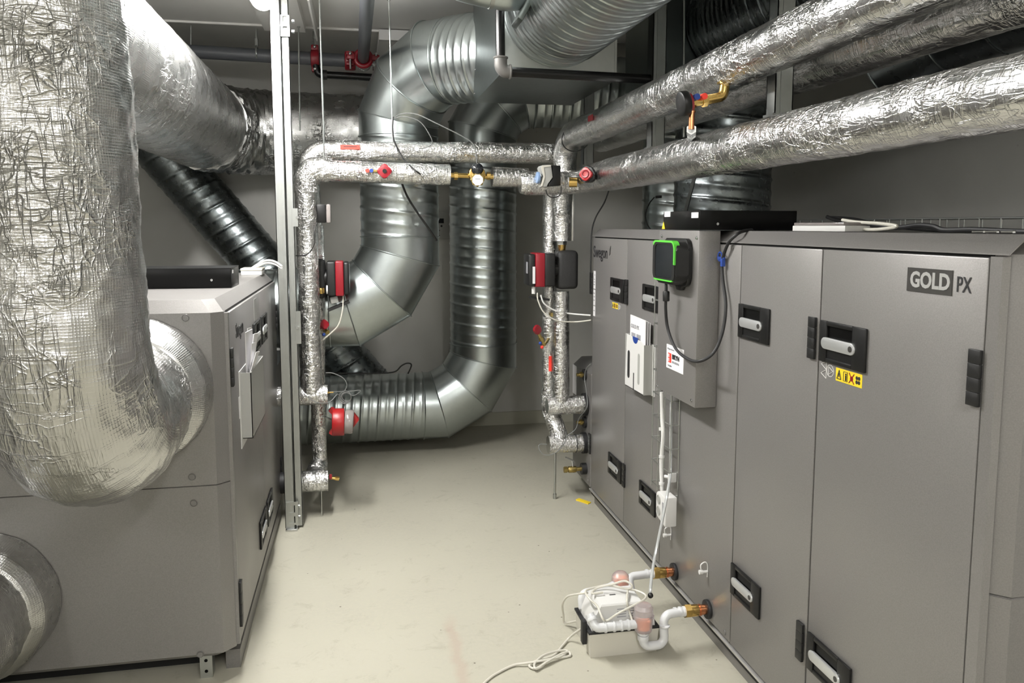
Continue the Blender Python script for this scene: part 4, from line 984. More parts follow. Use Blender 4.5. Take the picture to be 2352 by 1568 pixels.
# ================================================================== OVERHEAD PIPES AND RODS
YG = 5.60; g0 = aY(440, 118, YG); g1 = aY(812, 140, YG)
zg = g1.z; gp = thing('sprinkler_pipe', 'dark grey pipe crossing under the ceiling near the back wall', 'pipe', (-.8, YG, zg))
MB().cyl((-2.55, YG, zg+.045), (g1.x, YG, zg), .042, 28).build('pipe_run', 'pipe_grey', gp)
q = aY(590, 122, YG)
MB().torus((q.x, YG, q.z), (1, 0, 0), .046, .006, 28, 8).build('pipe_clamp', 'steel', gp)
MB().cyl((q.x, YG, q.z+.04), (q.x, YG, CEIL), .008, 10).cyl((q.x, YG, q.z+.045), (q.x, YG, q.z+.09), .014, 10).build('clamp_rod', 'zinc', gp)
gx2 = aY(834, 140, YG).x
g2 = thing('sprinkler_pipe', 'dark grey pipe running towards the viewer along the ceiling from the red tee', 'pipe', (gx2, 4, zg))
MB().cyl((gx2, YG, zg), (gx2+.03, 1.2, zg+.03), .036, 28).build('pipe_run', 'pipe_grey', g2)
q = aX(836, 72, gx2+.01)
MB().torus((gx2+.01, q.y+.1, zg+.01), (0, 1, 0), .041, .005, 28, 8).build('pipe_clamp', 'steel', g2)
for sx in (-1, 1):
    MB().box(gx2+.01+sx*.045, gx2+.01+sx*.075, q.y+.09, q.y+.11, zg-.004, zg+.022, .003).cyl((gx2+.01+sx*.06, q.y+.1, zg-.03), (gx2+.01+sx*.06, q.y+.1, zg+.045), .006, 8).build('clamp_ear', 'steel', g2)
def coupling(px, label, w_=.055, R=.060, lug='z'):
    c = aY(px, 138, YG); c = V((c.x, YG, zg + (.004 if px < 760 else 0)))
    t = thing('pipe_coupling', label, 'coupling', c)
    MB().cyl(c-V((w_/2, 0, 0)), c+V((w_/2, 0, 0)), R, 32, bev=.010).build('coupling_ring', 'red_paint', t)
    mb = MB()
    for s_ in (-1, 1):
        if lug == 'z': mb.box(c.x-.024, c.x+.024, YG-.03, YG+.03, c.z+s_*R*.8, c.z+s_*(R+.026), .008)
        else: mb.box(c.x-.024, c.x+.024, YG-R-.03, YG-R*.6, c.z-.02*s_, c.z-.045*s_, .006)
    mb.build('coupling_lugs', 'red_paint', t)
    for s_ in (-1, 1):
        p_ = c+V((0, -.034, s_*(R+.010))) if lug == 'z' else c+V((.004, -R-.03, s_*.022-.01))
        MB().ball(p_, .012, 12).build('bolt', 'steel', t)
    return t
coupling(724, 'red pipe coupling with two upright lugs, left one of the red couplings')
coupling(804, 'square red coupling at the end of the grey cross pipe', .07, .062, 'y')
c = V((gx2, YG-.10, zg)); t = thing('pipe_coupling', 'red saddle tee joining the two grey pipes under the ceiling', 'coupling', c)
MB().torus(c, (0, 1, 0), .050, .016, 32, 12).build('coupling_ring', 'red_paint', t)
for sx in (-1, 1):
    MB().box(c.x+sx*.052, c.x+sx*.105, c.y-.03, c.y+.03, c.z-.012, c.z+.022, .006).build('coupling_lug', 'red_paint', t)
    MB().cyl((c.x+sx*.082, c.y-.02, c.z-.075), (c.x+sx*.082, c.y-.02, c.z+.035), .007, 8).ball((c.x+sx*.082, c.y-.034, c.z+.02), .011, 10).build('bolt', 'steel', t)
bp0, bp1, bp2 = aY(725, 148, YG-.02), aY(731, 171, YG-.02), aY(900, 181, YG-.02)
t = thing('drain_pipe', 'glossy black pipe with elbow hanging below the grey cross pipe', 'pipe', bp1)
MB().tube(fillet([bp0, V((bp1.x, bp1.y, bp1.z)), V((bp2.x+.6, bp2.y, bp2.z-.01))], .03, 6), .024, 24).build('pipe_run', 'pipe_black', t)
c_ = aY(746, 172, YG-.02); MB().cyl(c_-V((.014, 0, 0)), c_+V((.014, 0, 0)), .031, 24).build('pipe_socket', 'cast_black', t)
# black pipe in front of duct box
YK = 3.44
k0, k1, k2 = aY(1147, 20, YK), aY(1150, 164, YK), aY(1560, 188, YK)
t = thing('drain_pipe', 'black pipe with grey elbow passing in front of the duct box', 'pipe', k1)
MB().cyl(k0+V((0, 0, .2)), k1+V((0, 0, .05)), .0195, 24).build('upright_pipe', 'pipe_black', t)
MB().cyl(k1+V((.03, 0, 0)), V((k2.x+.35, YK, k2.z)), .0205, 24).build('cross_pipe', 'pipe_black', t)
e_ = MB().tube(fillet([k1+V((0, 0, .058)), k1, k1+V((.042, 0, 0))], .03, 8), .0275, 24); e_.torus(k1+V((0, 0, .056)), (0, 0, 1), .027, .005, 24, 8); e_.torus(k1+V((.04, 0, 0)), (1, 0, 0), .027, .005, 24, 8)
e_.build('elbow', 'cast_grey', t)
# threaded rods
def rod(px0, py0, px1, py1, Y, label, r=.0045, cup=True):
    a, b = aY(px0, py0, Y), aY(px1, py1, Y); x = (a.x+b.x)/2
    t = thing('threaded_rod', label, 'rod', (x, Y, b.z), 'rods hanging from the ceiling')
    MB().cyl((a.x, Y, CEIL), (b.x, Y, b.z), r, 8).build('rod', 'zinc', t)
    if cup: MB().cyl((a.x, Y, CEIL), (a.x, Y, CEIL-.055), r*2.2, 12).build('anchor_sleeve', 'zinc', t)
rod(734, 20, 745, 368, YB2, 'bright threaded rod reaching down to the foil elbow of the lower cross pipe')
rod(686, 62, 689, 300, 5.3, 'thin dim rod right behind the tall strut post')
rod(894, 55, 902, 330, 4.58, 'rod in front of the big duct elbow, with cables tied to it')
rod(724, 80, 724, 120, YG, 'short rod above the left red coupling', .007)
rod(438, 52, 438, 112, YG, 'short thin rod at the far left above the grey cross pipe', .004, False)
q = aY(1575, 120, 3.5); tag(MB().cyl((q.x, 3.5, 2.0), (q.x-.02, 3.5, CEIL), .006, 8).build('threaded_rod', 'zinc'), 'dim rod in front of the dark spiral duct, right of the middle strut post', 'rod', 'rods hanging from the ceiling')

# ================================================================== SMALL CABLES
def cable(name, pts, r, mat, label, n=8, seg=8):
    return tag(MB().tube(spline(pts, seg), r, n).build(name, mat), label, 'cable')
YC = YB2-.02
cable('cable', [aY(903, 268, 4.52), aY(902, 295, 4.52), aY(906, 325, 4.52), aY(925, 362, 4.5), aY(950, 388, 4.38), aY(966, 400, 4.38)], .0045, 'black_plastic', 'black cable bundle from the rod down to the lower cross pipe')
cable('cable', [aY(920, 412, 4.53), aY(935, 450, 4.58), aY(960, 490, 4.60), aY(985, 525, 4.62), aY(1003, 552, 4.66)], .006, 'black_plastic', 'black cable pair hanging in front of the left tall duct')
cable('cable', [aY(905, 272, 4.52), aY(920, 262, 4.5), aY(955, 262, 4.45), aY(1000, 282, 4.42), aY(1060, 312, 4.42), aY(1086, 330, 4.42), aY(1093, 352, 4.42), aY(1095, 376, 4.42)], .0030, 'wire_grey', 'thin grey cable arching to the flow meter')
cable('cable', [aY(905, 272, 4.52), aY(930, 268, 4.5), aY(965, 280, 4.48), aY(988, 312, 4.48), aY(992, 330, 4.5), aY(975, 340, 4.5), aY(958, 341, 4.52)], .0026, 'wire_grey', 'thin grey cable curling to the sensor on the upper cross pipe')
cable('cable', [aY(728, 512, YB2-.06), aY(722, 530, YB2-.09), aY(722, 560, YB2-.09), aY(708, 582, YB2-.08), aY(690, 587, YB2-.07), aY(668, 586, YB2-.05)], .0026, 'black_plastic', 'black cable looping from the thermostat across the left riser')
cable('cable', [aY(1242, 677, Y5-.04), aY(1250, 697, Y5-.05), aY(1275, 713, Y5-.05), aY(1310, 720, Y5-.04), aY(1357, 724, 4.36)], .0045, 'white_plastic', 'white cable from the right pump to the unit, upper one')
cable('cable', [aY(1234, 672, Y5-.04), aY(1236, 690, Y5-.05), aY(1250, 718, Y5-.06), aY(1280, 736, Y5-.06), aY(1320, 739, Y5-.05), aY(1358, 735, 4.36)], .0040, 'cream_plastic', 'greyish cable from the right pump to the unit, lower one')
cable('cable', [aY(1400, 432, 4.36), aY(1388, 465, 4.38), aY(1368, 500, 4.40), aY(1359, 535, 4.40), aY(1357, 600, 4.39), aY(1357, 640, 4.39)], .0042, 'black_plastic', 'black cable sagging from the lower thick pipe to the far corner of the right unit')
cable('cable', [aY(788, 678, PYl-.05), aY(787, 710, PYl-.06), aY(778, 745, PYl-.06), aY(760, 765, PYl-.05), aY(742, 780, PYl-.04)], .0042, 'cream_plastic', 'pale cable drooping below the left pump')
cable('cable', [aX(1357, 835, FX-.004), aX(1346, 848, FX-.02), aX(1343, 870, FX-.02), aX(1347, 900, FX-.03), aX(1348, 935, FX-.07), aY(1330, 960, 4.40), aY(1322, 985, 4.42), aY(1300, 1002, 4.42)], .0026, 'wire_grey', 'thin grey sensor cable beside the two right stubs')
cable('cable', [aY(1300, 990, 4.42), aY(1298, 1015, 4.42), aY(1275, 1040, 4.42), aY(1250, 1044, 4.45), aY(1238, 1030, 4.47), aY(1240, 1020, 4.48), aY(1256, 1020, 4.48)], .0024, 'wire_grey', 'thin grey sensor cable looping round the lowest right stub')
cable('cable', [aY(745, 857, 5.50), aY(790, 857, 5.50), aY(860, 857, 5.5), aY(905, 854, 5.5), aY(922, 840, 5.5), aY(935, 834, 5.5), aY(945, 838, 5.5), aY(937, 858, 5.5)], .005, 'black_plastic', 'black cable lying along the top of the low spiral duct')

v = thing('temperature_sensor', 'small black sensor with thin cable on the upright duct behind the black box', 'sensor', aX(1510, 452, 1.80))
q = aX(1512, 452, 1.80); MB().box(q.x-.006, q.x+.01, q.y-.035, q.y+.035, q.z-.008, q.z+.008, .002).build('sensor_body', 'black_plastic', v)
MB().tube(spline([aX(1503, 453, 1.78), aX(1491, 468, 1.74), aX(1483, 492, 1.70), aX(1487, 515, 1.66), aX(1500, 533, 1.60)], 6), .0035, 8).build('sensor_cable', 'black_plastic', v)
# small controller on the back wall between the ducts
q0, q1 = aY(1002, 548, 6.26), aY(1036, 487, 6.26)
v = thing('wall_controller', 'small grey controller box on the back wall between the two tall ducts', 'controller', (q0.x, 6.26, q0.z))
MB().box(q0.x-.05, q1.x+.02, 6.255, 6.30, q0.z, q1.z, .004).build('controller_body', 'grey_plastic', v)
c_ = aY(1012, 507, 6.255); MB().box(c_.x-.024, c_.x+.024, 6.252, 6.256, c_.z-.018, c_.z+.018).build('display', 'glass_screen', v, smooth=False)
for p_ in ((1014, 519), (1008, 529)): MB().cyl(aY(*p_, 6.256), aY(*p_, 6.25), .008, 14).build('control_knob', 'dark_plastic', v)
MB().box(q0.x-.02, q0.x+.03, 6.252, 6.256, q0.z+.018, q0.z+.024).build('label_line', 'ink', v, smooth=False)

# ================================================================== ON AND AT THE RIGHT UNIT
def rrect(cy, cz, w_, h_, r, n=6):
    """rounded rectangle outline as (y, z) pairs"""
    out = []
    for sy, sz, a0 in ((1, 1, 0), (-1, 1, PI/2), (-1, -1, PI), (1, -1, 1.5*PI)):
        for k in range(n+1):
            a = a0+PI/2*k/n; out.append((cy+sy*(w_/2-r)+math.cos(a)*r, cz+sz*(h_/2-r)+math.sin(a)*r))
    return out
def plateX(mb, X0, X1, cy, cz, w_, h_, r, bev=0.0):
    return mb.prism([(X0, y, z) for y, z in rrect(cy, cz, w_, h_, r)], (X1-X0, 0, 0), bev)
CBX, CY0, CY1, CZ0, CZ1 = 1.200, 2.722, 3.112, .935, 1.584
cb = thing('control_box', 'grey sheet steel control box mounted on the middle of the right unit', 'control box', (CBX, (CY0+CY1)/2, CZ0))
MB().box(CBX, FX-.0005, CY0, CY1, CZ0, CZ1, .003).build('box_body', 'cabinet_grey', cb)
for p_ in ((1521, 542), (1601, 546), (1511, 887), (1589, 919)):
    q = aX(*p_, CBX); mb = MB(); mb.cyl((CBX, q.y, q.z), (CBX-.004, q.y, q.z), .006, 12, bev=.0015); mb.build('screw', 'steel', cb)
s0, s1 = aX(1532, 791, CBX), aX(1570, 850, CBX)
zA, zB_ = aX(1532, 789, CBX).z, aX(1532, 843, CBX).z
st = MB().box(CBX-.0012, CBX, s1.y, s0.y, zB_, zA).build('supplier_sticker', 'paper', cb, smooth=False); lab(st, 'white sticker with red square and black lettering')
sw_ = s0.y-s1.y; sh_ = zA-zB_
MB().box(CBX-.0017, CBX-.0010, s0.y-sw_*.10-sw_*.20, s0.y-sw_*.10, zB_+sh_*.26, zB_+sh_*.66).build('red_square', 'red_label', st, smooth=False)
mb = MB(); mb.text('BB', sh_*.20, (CBX-.0018, s0.y-sw_*.115, zB_+sh_*.48), RT, UP, xs=.7); mb.text('BB', sh_*.20, (CBX-.0018, s0.y-sw_*.115, zB_+sh_*.30), RT, UP, xs=.7); mb.build('square_lettering', 'paper', st, smooth=False)
mb = MB(); mb.text('BRYN', sh_*.27, (CBX-.0013, s0.y-sw_*.35, zB_+sh_*.46), RT, UP, bold=.0010, xs=1.12); mb.build('name_lettering', 'ink', st, smooth=False)
mb = MB(); mb.text('BYGGKLIMA', sh_*.13, (CBX-.0013, s0.y-sw_*.35, zB_+sh_*.28), RT, UP, xs=1.05); mb.text('Anlegget er levert av', sh_*.11, (CBX-.0013, s0.y-sw_*.06, zB_+sh_*.80), RT, UP, xs=.8); mb.text('bryn byggklima', sh_*.09, (CBX-.0013, s0.y-sw_*.10, zB_+sh_*.10), RT, UP, xs=.8)
mb.build('small_lettering', 'print_grey', st, smooth=False)
# black box on top
tz = aY(1608, 483, CY0).z
tb = thing('equipment_box', 'long black steel box lying on top of the right unit behind the handheld panel', 'box', (1.38, 2.9, 1.586))
MB().box(CBX-.002, aY(1830, 510, CY0-.01).x, CY0-.01, 3.065, 1.586, tz, .002).build('box_body', 'matt_black', tb)
for x, y in ((1533, 492), (1596, 494)):
    q = aX(x, y, CBX-.003); MB().box(CBX-.0035, CBX-.002, q.y-.030, q.y+.030, q.z-.010, q.z+.010).build('white_label', 'paper', tb, smooth=False)
q = aX(1524, 518, CBX-.003); MB().prism([(CBX-.0035, q.y+.016, q.z-.013), (CBX-.0035, q.y-.016, q.z-.013), (CBX-.0035, q.y, q.z+.015)], (.001, 0, 0)).build('warning_triangle', 'yellow', tb, smooth=False)
q = aY(1648, 514, CY0-.012); MB().cyl(q, q+V((0, -.003, 0)), .005, 12).build('screw', 'steel', tb)
# handheld terminal
hy0, hy1 = aX(1588, 600, 1.195).y, aX(1531, 600, 1.195).y; hz0, hz1 = aX(1560, 655, 1.195).z, aX(1560, 547, 1.195).z
ht = thing('handheld_terminal', 'handheld control panel with green frame and dark screen in a black holder', 'control panel', (1.16, (hy0+hy1)/2, hz0))
plateX(MB(), CBX-.001, CBX-.020, (hy0+hy1)/2, (hz0+hz1)/2, hy1-hy0, hz1-hz0, .035, .004).build('wall_holder', 'dark_plastic', ht)
XS = 1.128; sy0, sy1 = aX(1549, 600, XS).y, aX(1499, 600, XS).y; sz0, sz1 = aX(1520, 643, XS).z, aX(1520, 553, XS).z
scy, scz, sww, shh = (sy0+sy1)/2, (sz0+sz1)/2, sy1-sy0, sz1-sz0
plateX(MB(), XS+.004, CBX-.018, scy-.004, scz-.004, sww+.004, shh+.002, .032, .006).build('terminal_body', 'black_plastic', ht)
plateX(MB(), XS+.014, XS+.034, scy, scz+.004, sww-.002, shh*.90, .030, .004).build('side_grip', 'black_plastic', ht)
# green frame: ring of the upper half + bottom strip
def ringX(mb, X0, X1, outer, inner):
    n = len(outer)
    A = mb.verts([(X0, y, z) for y, z in outer]); B = mb.verts([(X0, y, z) for y, z in inner]); C_ = mb.verts([(X1, y, z) for y, z in outer]); D = mb.verts([(X1, y, z) for y, z in inner])
    for i in range(n):
        j = (i+1) % n
        for q_ in ((A[i], A[j], B[j], B[i]), (C_[i], C_[j], D[j], D[i]), (A[i], A[j], C_[j], C_[i]), (B[i], B[j], D[j], D[i])): mb.face(q_)
    return mb
ringX(MB(), XS, XS+.012, rrect(scy, scz, sww, shh, .030), rrect(scy, scz-.002, sww*.80, shh*.86, .020)).build('screen_surround', 'black_plastic', ht)
o_ = rrect(scy, scz, sww+.004, shh+.004, .032, 8)
top_ = [p for p in o_ if (p[0] < scy and p[1] > scz-.02) or (p[1] > scz+shh*.40)]
g1_ = MB()
def band(ptsyz, X0, X1, wid):
    rings = []
    for (y, z) in ptsyz:
        d = V((0, scy-y, scz-z)).normalized(); rings.append([V((X0, y, z)), V((X1, y, z)), V((X1, y, z))+d*wid, V((X0, y, z))+d*wid])
    return MB().loft(rings)
tp = sorted(top_ + [(scy-(sww+.004)/2, scz-.012)], key=lambda p: math.atan2(p[1]-(scz-.05), p[0]-scy))
band(tp, XS-.002, XS+.020, .010).build('green_frame', 'green_plastic', ht, angle=30)
bt = sorted([p for p in o_ if p[1] < scz-shh*.40 and abs(p[0]-scy) < sww*.42], key=lambda p: p[0])
band(bt, XS-.002, XS+.010, .008).build('green_strip', 'green_plastic', ht, angle=30)
plateX(MB(), XS+.003, XS+.006, scy, scz, sww*.80, shh*.86, .018).build('screen', 'glass_screen', ht, smooth=False)
plateX(MB(), XS+.010, CBX-.010, (hy0+hy1)/2-.008, hz0+(hz1-hz0)*.26, (hy1-hy0)*.80, (hz1-hz0)*.44, .03, .006).build('lower_cradle', 'black_plastic', ht)
q = aX(1562, 658, CBX-.012); MB().prism([(CBX-.02, q.y+.035, hz0+.004), (CBX-.02, q.y-.035, hz0+.004), (CBX-.02, q.y-.018, hz0-.016), (CBX-.02, q.y+.018, hz0-.016)], (.018, 0, 0), .003).build('release_tab', 'black_plastic', ht)
q0 = aX(1530, 650, 1.15)
ca = thing('cable', 'black cable with ferrite hanging in a loop from the handheld control panel', 'cable', q0)
MB().tube(spline([q0, aX(1530, 672, 1.15), aX(1529, 710, 1.155), aX(1534, 755, 1.165), aX(1552, 800, 1.170), aX(1580, 824, 1.175), aX(1608, 829, 1.18), aX(1640, 808, 1.225), aX(1660, 760, 1.255), aX(1667, 700, 1.268), aX(1660, 640, 1.270), aX(1659, 600, 1.270), aX(1672, 560, 1.268), aX(1690, 540, 1.28), aX(1706, 531, 1.31), aX(1728, 528, 1.35)], 10), .0058, 10).build('cable_run', 'rubber', ca)
MB().cyl(aX(1530, 668, 1.15), aX(1530, 692, 1.15), .013, 16, bev=.004).build('ferrite', 'black_plastic', ca)
q = aX(1655, 593, 1.270); mb = MB(); mb.box(q.x-.004, q.x+.006, q.y-.028, q.y+.022, q.z-.006, q.z+.006, .002); mb.torus(q+V((-.002, .0, .006)), (1, 0, 0), .016, .003, 20, 6); mb.box(q.x-.006, q.x+.006, q.y-.026, q.y-.012, q.z-.028, q.z)
tag(mb.build('cable_clip', 'blue_plastic'), 'small blue clip holding the black cable beside the control box', 'clip')
# document holder + brochures
HX = 1.238; a0, a1 = aX(1437, 765, HX), aX(1477, 900, HX); hz_t, hz_b = aX(1437, 765, HX).z, aX(1437, 884, HX).z
dh = thing('document_holder', 'white plastic document holder on the second door of the right unit', 'holder', (HX+.02, (a0.y+a1.y)/2, hz_b))
yh0, yh1 = a1.y, a0.y
mb = MB(); mb.prism([(HX, yh1, hz_b), (HX, yh0, hz_b), (HX, yh0, hz_t-.022), (HX, yh0+.05, hz_t-.010), (HX, yh1-.02, hz_t)], (.003, 0, 0))
mb.box(HX, FX-.0005, yh1-.002, yh1, hz_b, hz_t); mb.box(HX, FX-.0005, yh0, yh1, hz_b, hz_b+.003)
mb.build('holder_front', 'white_plastic', dh, smooth=False)
MB().box(HX+.001, FX-.0005, yh0-.002, yh0+.001, hz_b, hz_t-.022).build('holder_side', 'grey_plastic', dh, smooth=False)
MB().box(FX-.006, FX-.0006, yh0-.03, yh1, hz_b-.004, hz_t-.02).build('holder_back', 'white_plastic', dh, smooth=False)
q0_, q1_ = aX(1444, 804, HX-.001), aX(1444, 868, HX-.001)
plateX(MB(), HX-.001, HX+.0005, q0_.y, (q0_.z+q1_.z)/2, .030, q0_.z-q1_.z, .014).build('slot', 'dark_gap', dh, smooth=False)
q0_, q1_ = aX(1467, 812, HX-.001), aX(1467, 884, HX-.001)
plateX(MB(), HX-.0008, HX+.0005, q0_.y, (q0_.z+q1_.z)/2, .026, q0_.z-q1_.z, .012).build('slot', 'grey_plastic', dh, smooth=False)
q0_, q1_ = aX(1455, 856, HX-.001), aX(1455, 891, HX-.001); MB().box(HX-.001, HX, q0_.y-.005, q0_.y+.005, hz_b, q0_.z).build('slit', 'dark_gap', dh, smooth=False)
c_ = aX(1459, 776, HX-.001)
MB().prism([(HX-.0012, c_.y+math.cos(PI+PI*k/14)*.036, c_.z+.004+math.sin(PI+PI*k/14)*.030) for k in range(15)], (.002, 0, 0)).build('thumb_cutout', 'blue_plastic', dh, smooth=False)
lbs = ('front brochure with small print in the right document holder', 'second brochure in the right document holder, just behind the front one', 'rearmost brochure in the right document holder')
for k in range(3):
    X = HX+.008+.010*k; A = aX(1448+9*k, 722+4*k, X); yw = min(.205, A.y-(yh0+.004))
    mb = MB(); zb = hz_b+.01; mb.prism([(X, A.y, zb), (X, A.y-yw, zb), (X, A.y-yw, A.z-.006), (X, A.y, A.z)], (.004, 0, 0))
    o = tag(mb.build('brochure', 'paper', smooth=False), lbs[k], 'brochure', 'brochures in the right document holder')
    if k == 0:
        MB().text('GOLD PX', .026, (X-.0006, A.y-.012, A.z-.058), RT, UP).build('title_lettering', 'print_grey', o, smooth=False)
        for yy, ww in ((.02, .055), (.09, .055)):
            MB().box(X-.0008, X, A.y-yy-ww, A.y-yy, A.z-.115, A.z-.080).build('picture', 'print_grey', o, smooth=False)
# wire basket tray standing on the front
tw = thing('wire_tray', 'vertical zinc wire tray on the right unit below and beside the control box', 'cable tray', (1.26, 3.16, .47))
ty0, ty1 = 3.055, 3.265; tzb = aX(1501, 1108, 1.245).z; wr = .0022
for X, ys in ((1.245, (ty0, ty0+.07, ty0+.14, ty1)), (1.281, (ty0, ty1))):
    for y in ys: MB().cyl((X, y, tzb-.02), (X, y, 1.50 if y > 3.2 else CZ0+.01), wr, 6).build('long_wire', 'zinc', tw)
for k in range(11):
    z = tzb+.1*k
    if z > CZ0-.01: pts = [(1.281, ty1, z), (1.243, ty1, z), (1.243, CY1+.004, z)]
    else: pts = [(1.281, ty1, z), (1.243, ty1, z), (1.243, ty0, z), (1.281, ty0, z)]
    MB().tube(fillet(pts, .006, 3), wr, 6).build('cross_wire', 'zinc', tw)
mb = MB().tube(spline([aX(1520, 900, 1.236), aX(1521, 960, 1.236), aX(1523, 1000, 1.236), aX(1519, 1060, 1.236), aX(1520, 1110, 1.236), aX(1521, 1133, 1.236)], 6), .0085, 12)
wc = thing('power_cable', 'white cable running down the vertical wire tray to the socket strip', 'cable', aX(1520, 1100, 1.236)); mb.build('cable_run', 'white_plastic', wc)
for y in (985, 1048, 1110):
    q = aX(1520, y, 1.236); MB().cyl(q-V((0, 0, .005)), q+V((0, 0, .005)), .012, 14).build('cable_strap', 'white_plastic', wc)
sk = thing('socket_strip', 'white socket strip hanging at the lower end of the wire tray', 'socket', (1.22, 3.04, .31))
MB().prism([(1.203, 2.992, .378), (1.203, 3.085, .392), (1.203, 3.100, .408), (1.203, 3.100, .488), (1.203, 3.085, .502), (1.203, 2.992, .502)], (.050, 0, 0), .005).build('socket_body', 'white_plastic', sk)
for z in (.472, .424):
    mb = MB(); mb.torus((1.2025, 3.066, z), (1, 0, 0), .018, .002, 24, 6); mb.cyl((1.2035, 3.066, z), (1.2015, 3.066, z), .015, 20); mb.build('socket_outlet', 'grey_plastic', sk)
MB().box(1.2012, 1.203, 3.014, 3.024, .405, .475).build('printed_line', 'print_grey', sk, smooth=False)
tc_ = thing('hose', 'clear plastic hose slanting down from the unit clip to the white pump station', 'hose', aX(1494, 1340, 1.07))
MB().tube(spline([aX(1542, 905, 1.262), aX(1541, 1000, 1.258), aX(1540, 1085, 1.250), aX(1535, 1120, 1.205), aX(1524, 1180, 1.172), aX(1511, 1245, 1.14), aX(1501, 1295, 1.11), aX(1495, 1340, 1.08), aX(1493, 1366, 1.07)], 8), .0058, 10).build('hose_run', 'tube_clear', tc_)
q = aX(1494, 1367, 1.07); MB().ball(q, .011, 12).build('hose_end', 'black_plastic', tc_)
q = aX(1541, 1096, 1.262); MB().box(q.x-.012, FX, q.y-.010, q.y+.008, q.z-.020, q.z+.018, .003).cyl(q+V((-.02, .02, 0)), q, .007, 10).build('wall_clip', 'white_plastic', tc_)
# test nipples
for p_, lb in (((1541, 1228), 'small white looped test plug on the right unit, above the rear brass fitting'), ((1625, 1312), 'small white looped test plug on the right unit, above the near brass fitting')):
    q = aX(*p_, FX-.002); mb = MB(); mb.cyl(q, q+V((-.022, 0, -.0)), .0055, 12).cyl(q+V((-.020, 0, 0)), q+V((-.034, 0, 0)), .0085, 12)
    mb.tube(spline([q+V((-.026, 0, .006)), q+V((-.028, 0, .028)), q+V((-.010, 0, .038)), q+V((.0, 0, .022)), q+V((-.001, 0, -.022))], 6), .0024, 8)
    tag(mb.build('test_plug', 'white_plastic'), lb, 'plug', 'white test plugs')
# condensate fittings
def fitting(q, lb):
    t = thing('brass_fitting', lb, 'pipe fitting', q)
    MB().cyl(q, q+V((-.014, 0, 0)), .036, 36, bev=.003).build('rosette', 'rubber', t)
    MB().cyl(q+V((-.013, 0, 0)), q+V((-.048, 0, 0)), .019, 24).cyl(q+V((-.034, 0, 0)), q+V((-.040, 0, 0)), .022, 24).build('threaded_tail', 'copper', t)
    MB().cyl(q+V((-.046, 0, 0)), q+V((-.094, 0, -.0)), .0225, 24, bev=.002).cyl(q+V((-.075, 0, 0)), q+V((-.098, 0, 0)), .026, 6).build('brass_nut', 'brass', t)
    return q+V((-.096, 0, 0))
f1 = fitting(aX(1551, 1312, FX), 'brass fitting with black rosette low on the right unit, further from the viewer')
f2 = fitting(aX(1628, 1398, FX), 'brass fitting with black rosette low on the right unit, nearer to the viewer')
q = aX(1338, 1079, FX+.01)
q = V((FX+.01, 4.47, .175)); t = thing('drain_valve', 'brass drain cock with lever at the far end of the right unit near the floor', 'valve', q)
MB().cyl(q, q+V((-.03, 0, 0)), .034, 28).build('rosette', 'rubber', t)
MB().cyl(q+V((-.03, 0, 0)), q+V((-.13, 0, 0)), .012, 16).cyl(q+V((-.06, 0, 0)), q+V((-.11, 0, 0)), .019, 16, bev=.005).cyl(q+V((-.115, 0, 0)), q+V((-.135, 0, 0)), .019, 6).build('valve_body', 'brass_dull', t)
MB().cyl(q+V((-.08, 0, .01)), q+V((-.085, 0, .055)), .006, 8).obox(q+V((-.100, 0, .062)), (1, 0, -.5), (0, 1, 0), (.5, 0, 1), .024, .007, .003).build('lever', 'steel', t)
for (x, y), lb in (((1333, 860), 'small dull brass nipple on the recessed far section of the right unit, upper one'), ((1333, 969), 'small dull brass nipple on the recessed far section of the right unit, lower one')):
    q = aX(x+12, y, FX+.01); t = thing('drain_nipple', lb, 'pipe fitting', q)
    MB().cyl(q, q+V((-.014, 0, 0)), .034, 24).build('rosette', 'rubber', t); MB().cyl(q+V((-.01, 0, 0)), q+V((-.055, 0, 0)), .010, 12).cyl(q+V((-.02, 0, 0)), q+V((-.035, 0, 0)), .017, 6).build('nipple_body', 'brass_dull', t)
q0_, q1_ = aX(1319, 838, FX+.009), aX(1321, 905, FX+.009)
mb = MB().box(FX+.008, FX+.0105, q0_.y-.05, q0_.y+.03, q1_.z, q0_.z); o_ = mb.build('side_label', 'paper', ru, smooth=False)

# ---- things lying on top of the right unit
ZT = 1.5845
t = thing('power_supply', 'small white power supply with clear cover lying on the right unit beside the black box', 'power supply', (1.40, 2.1, ZT))
y1_, y0_ = aX(1820, 525, 1.36).y, aX(1878, 525, 1.36).y
MB().box(1.36, 1.44, y0_-.14, y1_, ZT, ZT+.017, .002).build('white_base', 'white_plastic', t)
MB().box(1.362, 1.438, y0_-.13, y1_-.004, ZT+.017, aX(1850, 511, 1.36).z, .003).build('clear_cover', 'siren_clear', t)
def topc(name, pts, X, r, mat, lb, z=None):
    return cable(name, [aX(x, y, X) if not isinstance(y, V) else y for x, y in pts], r, mat, lb)
topc('cable', [(1922, 531), (1960, 526), (2010, 527), (2060, 520), (2020, 513), (1970, 510), (1935, 505)], 1.42, .0048, 'cream_plastic', 'pale cable curving on top of the right unit behind the power supply')
topc('cable', [(1900, 498), (1930, 508), (1990, 515), (2060, 522), (2110, 517), (2145, 520), (2170, 528), (2230, 527), (2300, 530), (2352, 532), (2450, 536)], 1.50, .0065, 'rubber', 'black cable snaking along the top of the right unit')
topc('cable', [(1905, 499), (1960, 503), (2040, 519), (2150, 529), (2250, 531), (2350, 534), (2450, 538)], 1.56, .0050, 'rubber', 'second thinner black cable on top of the right unit')
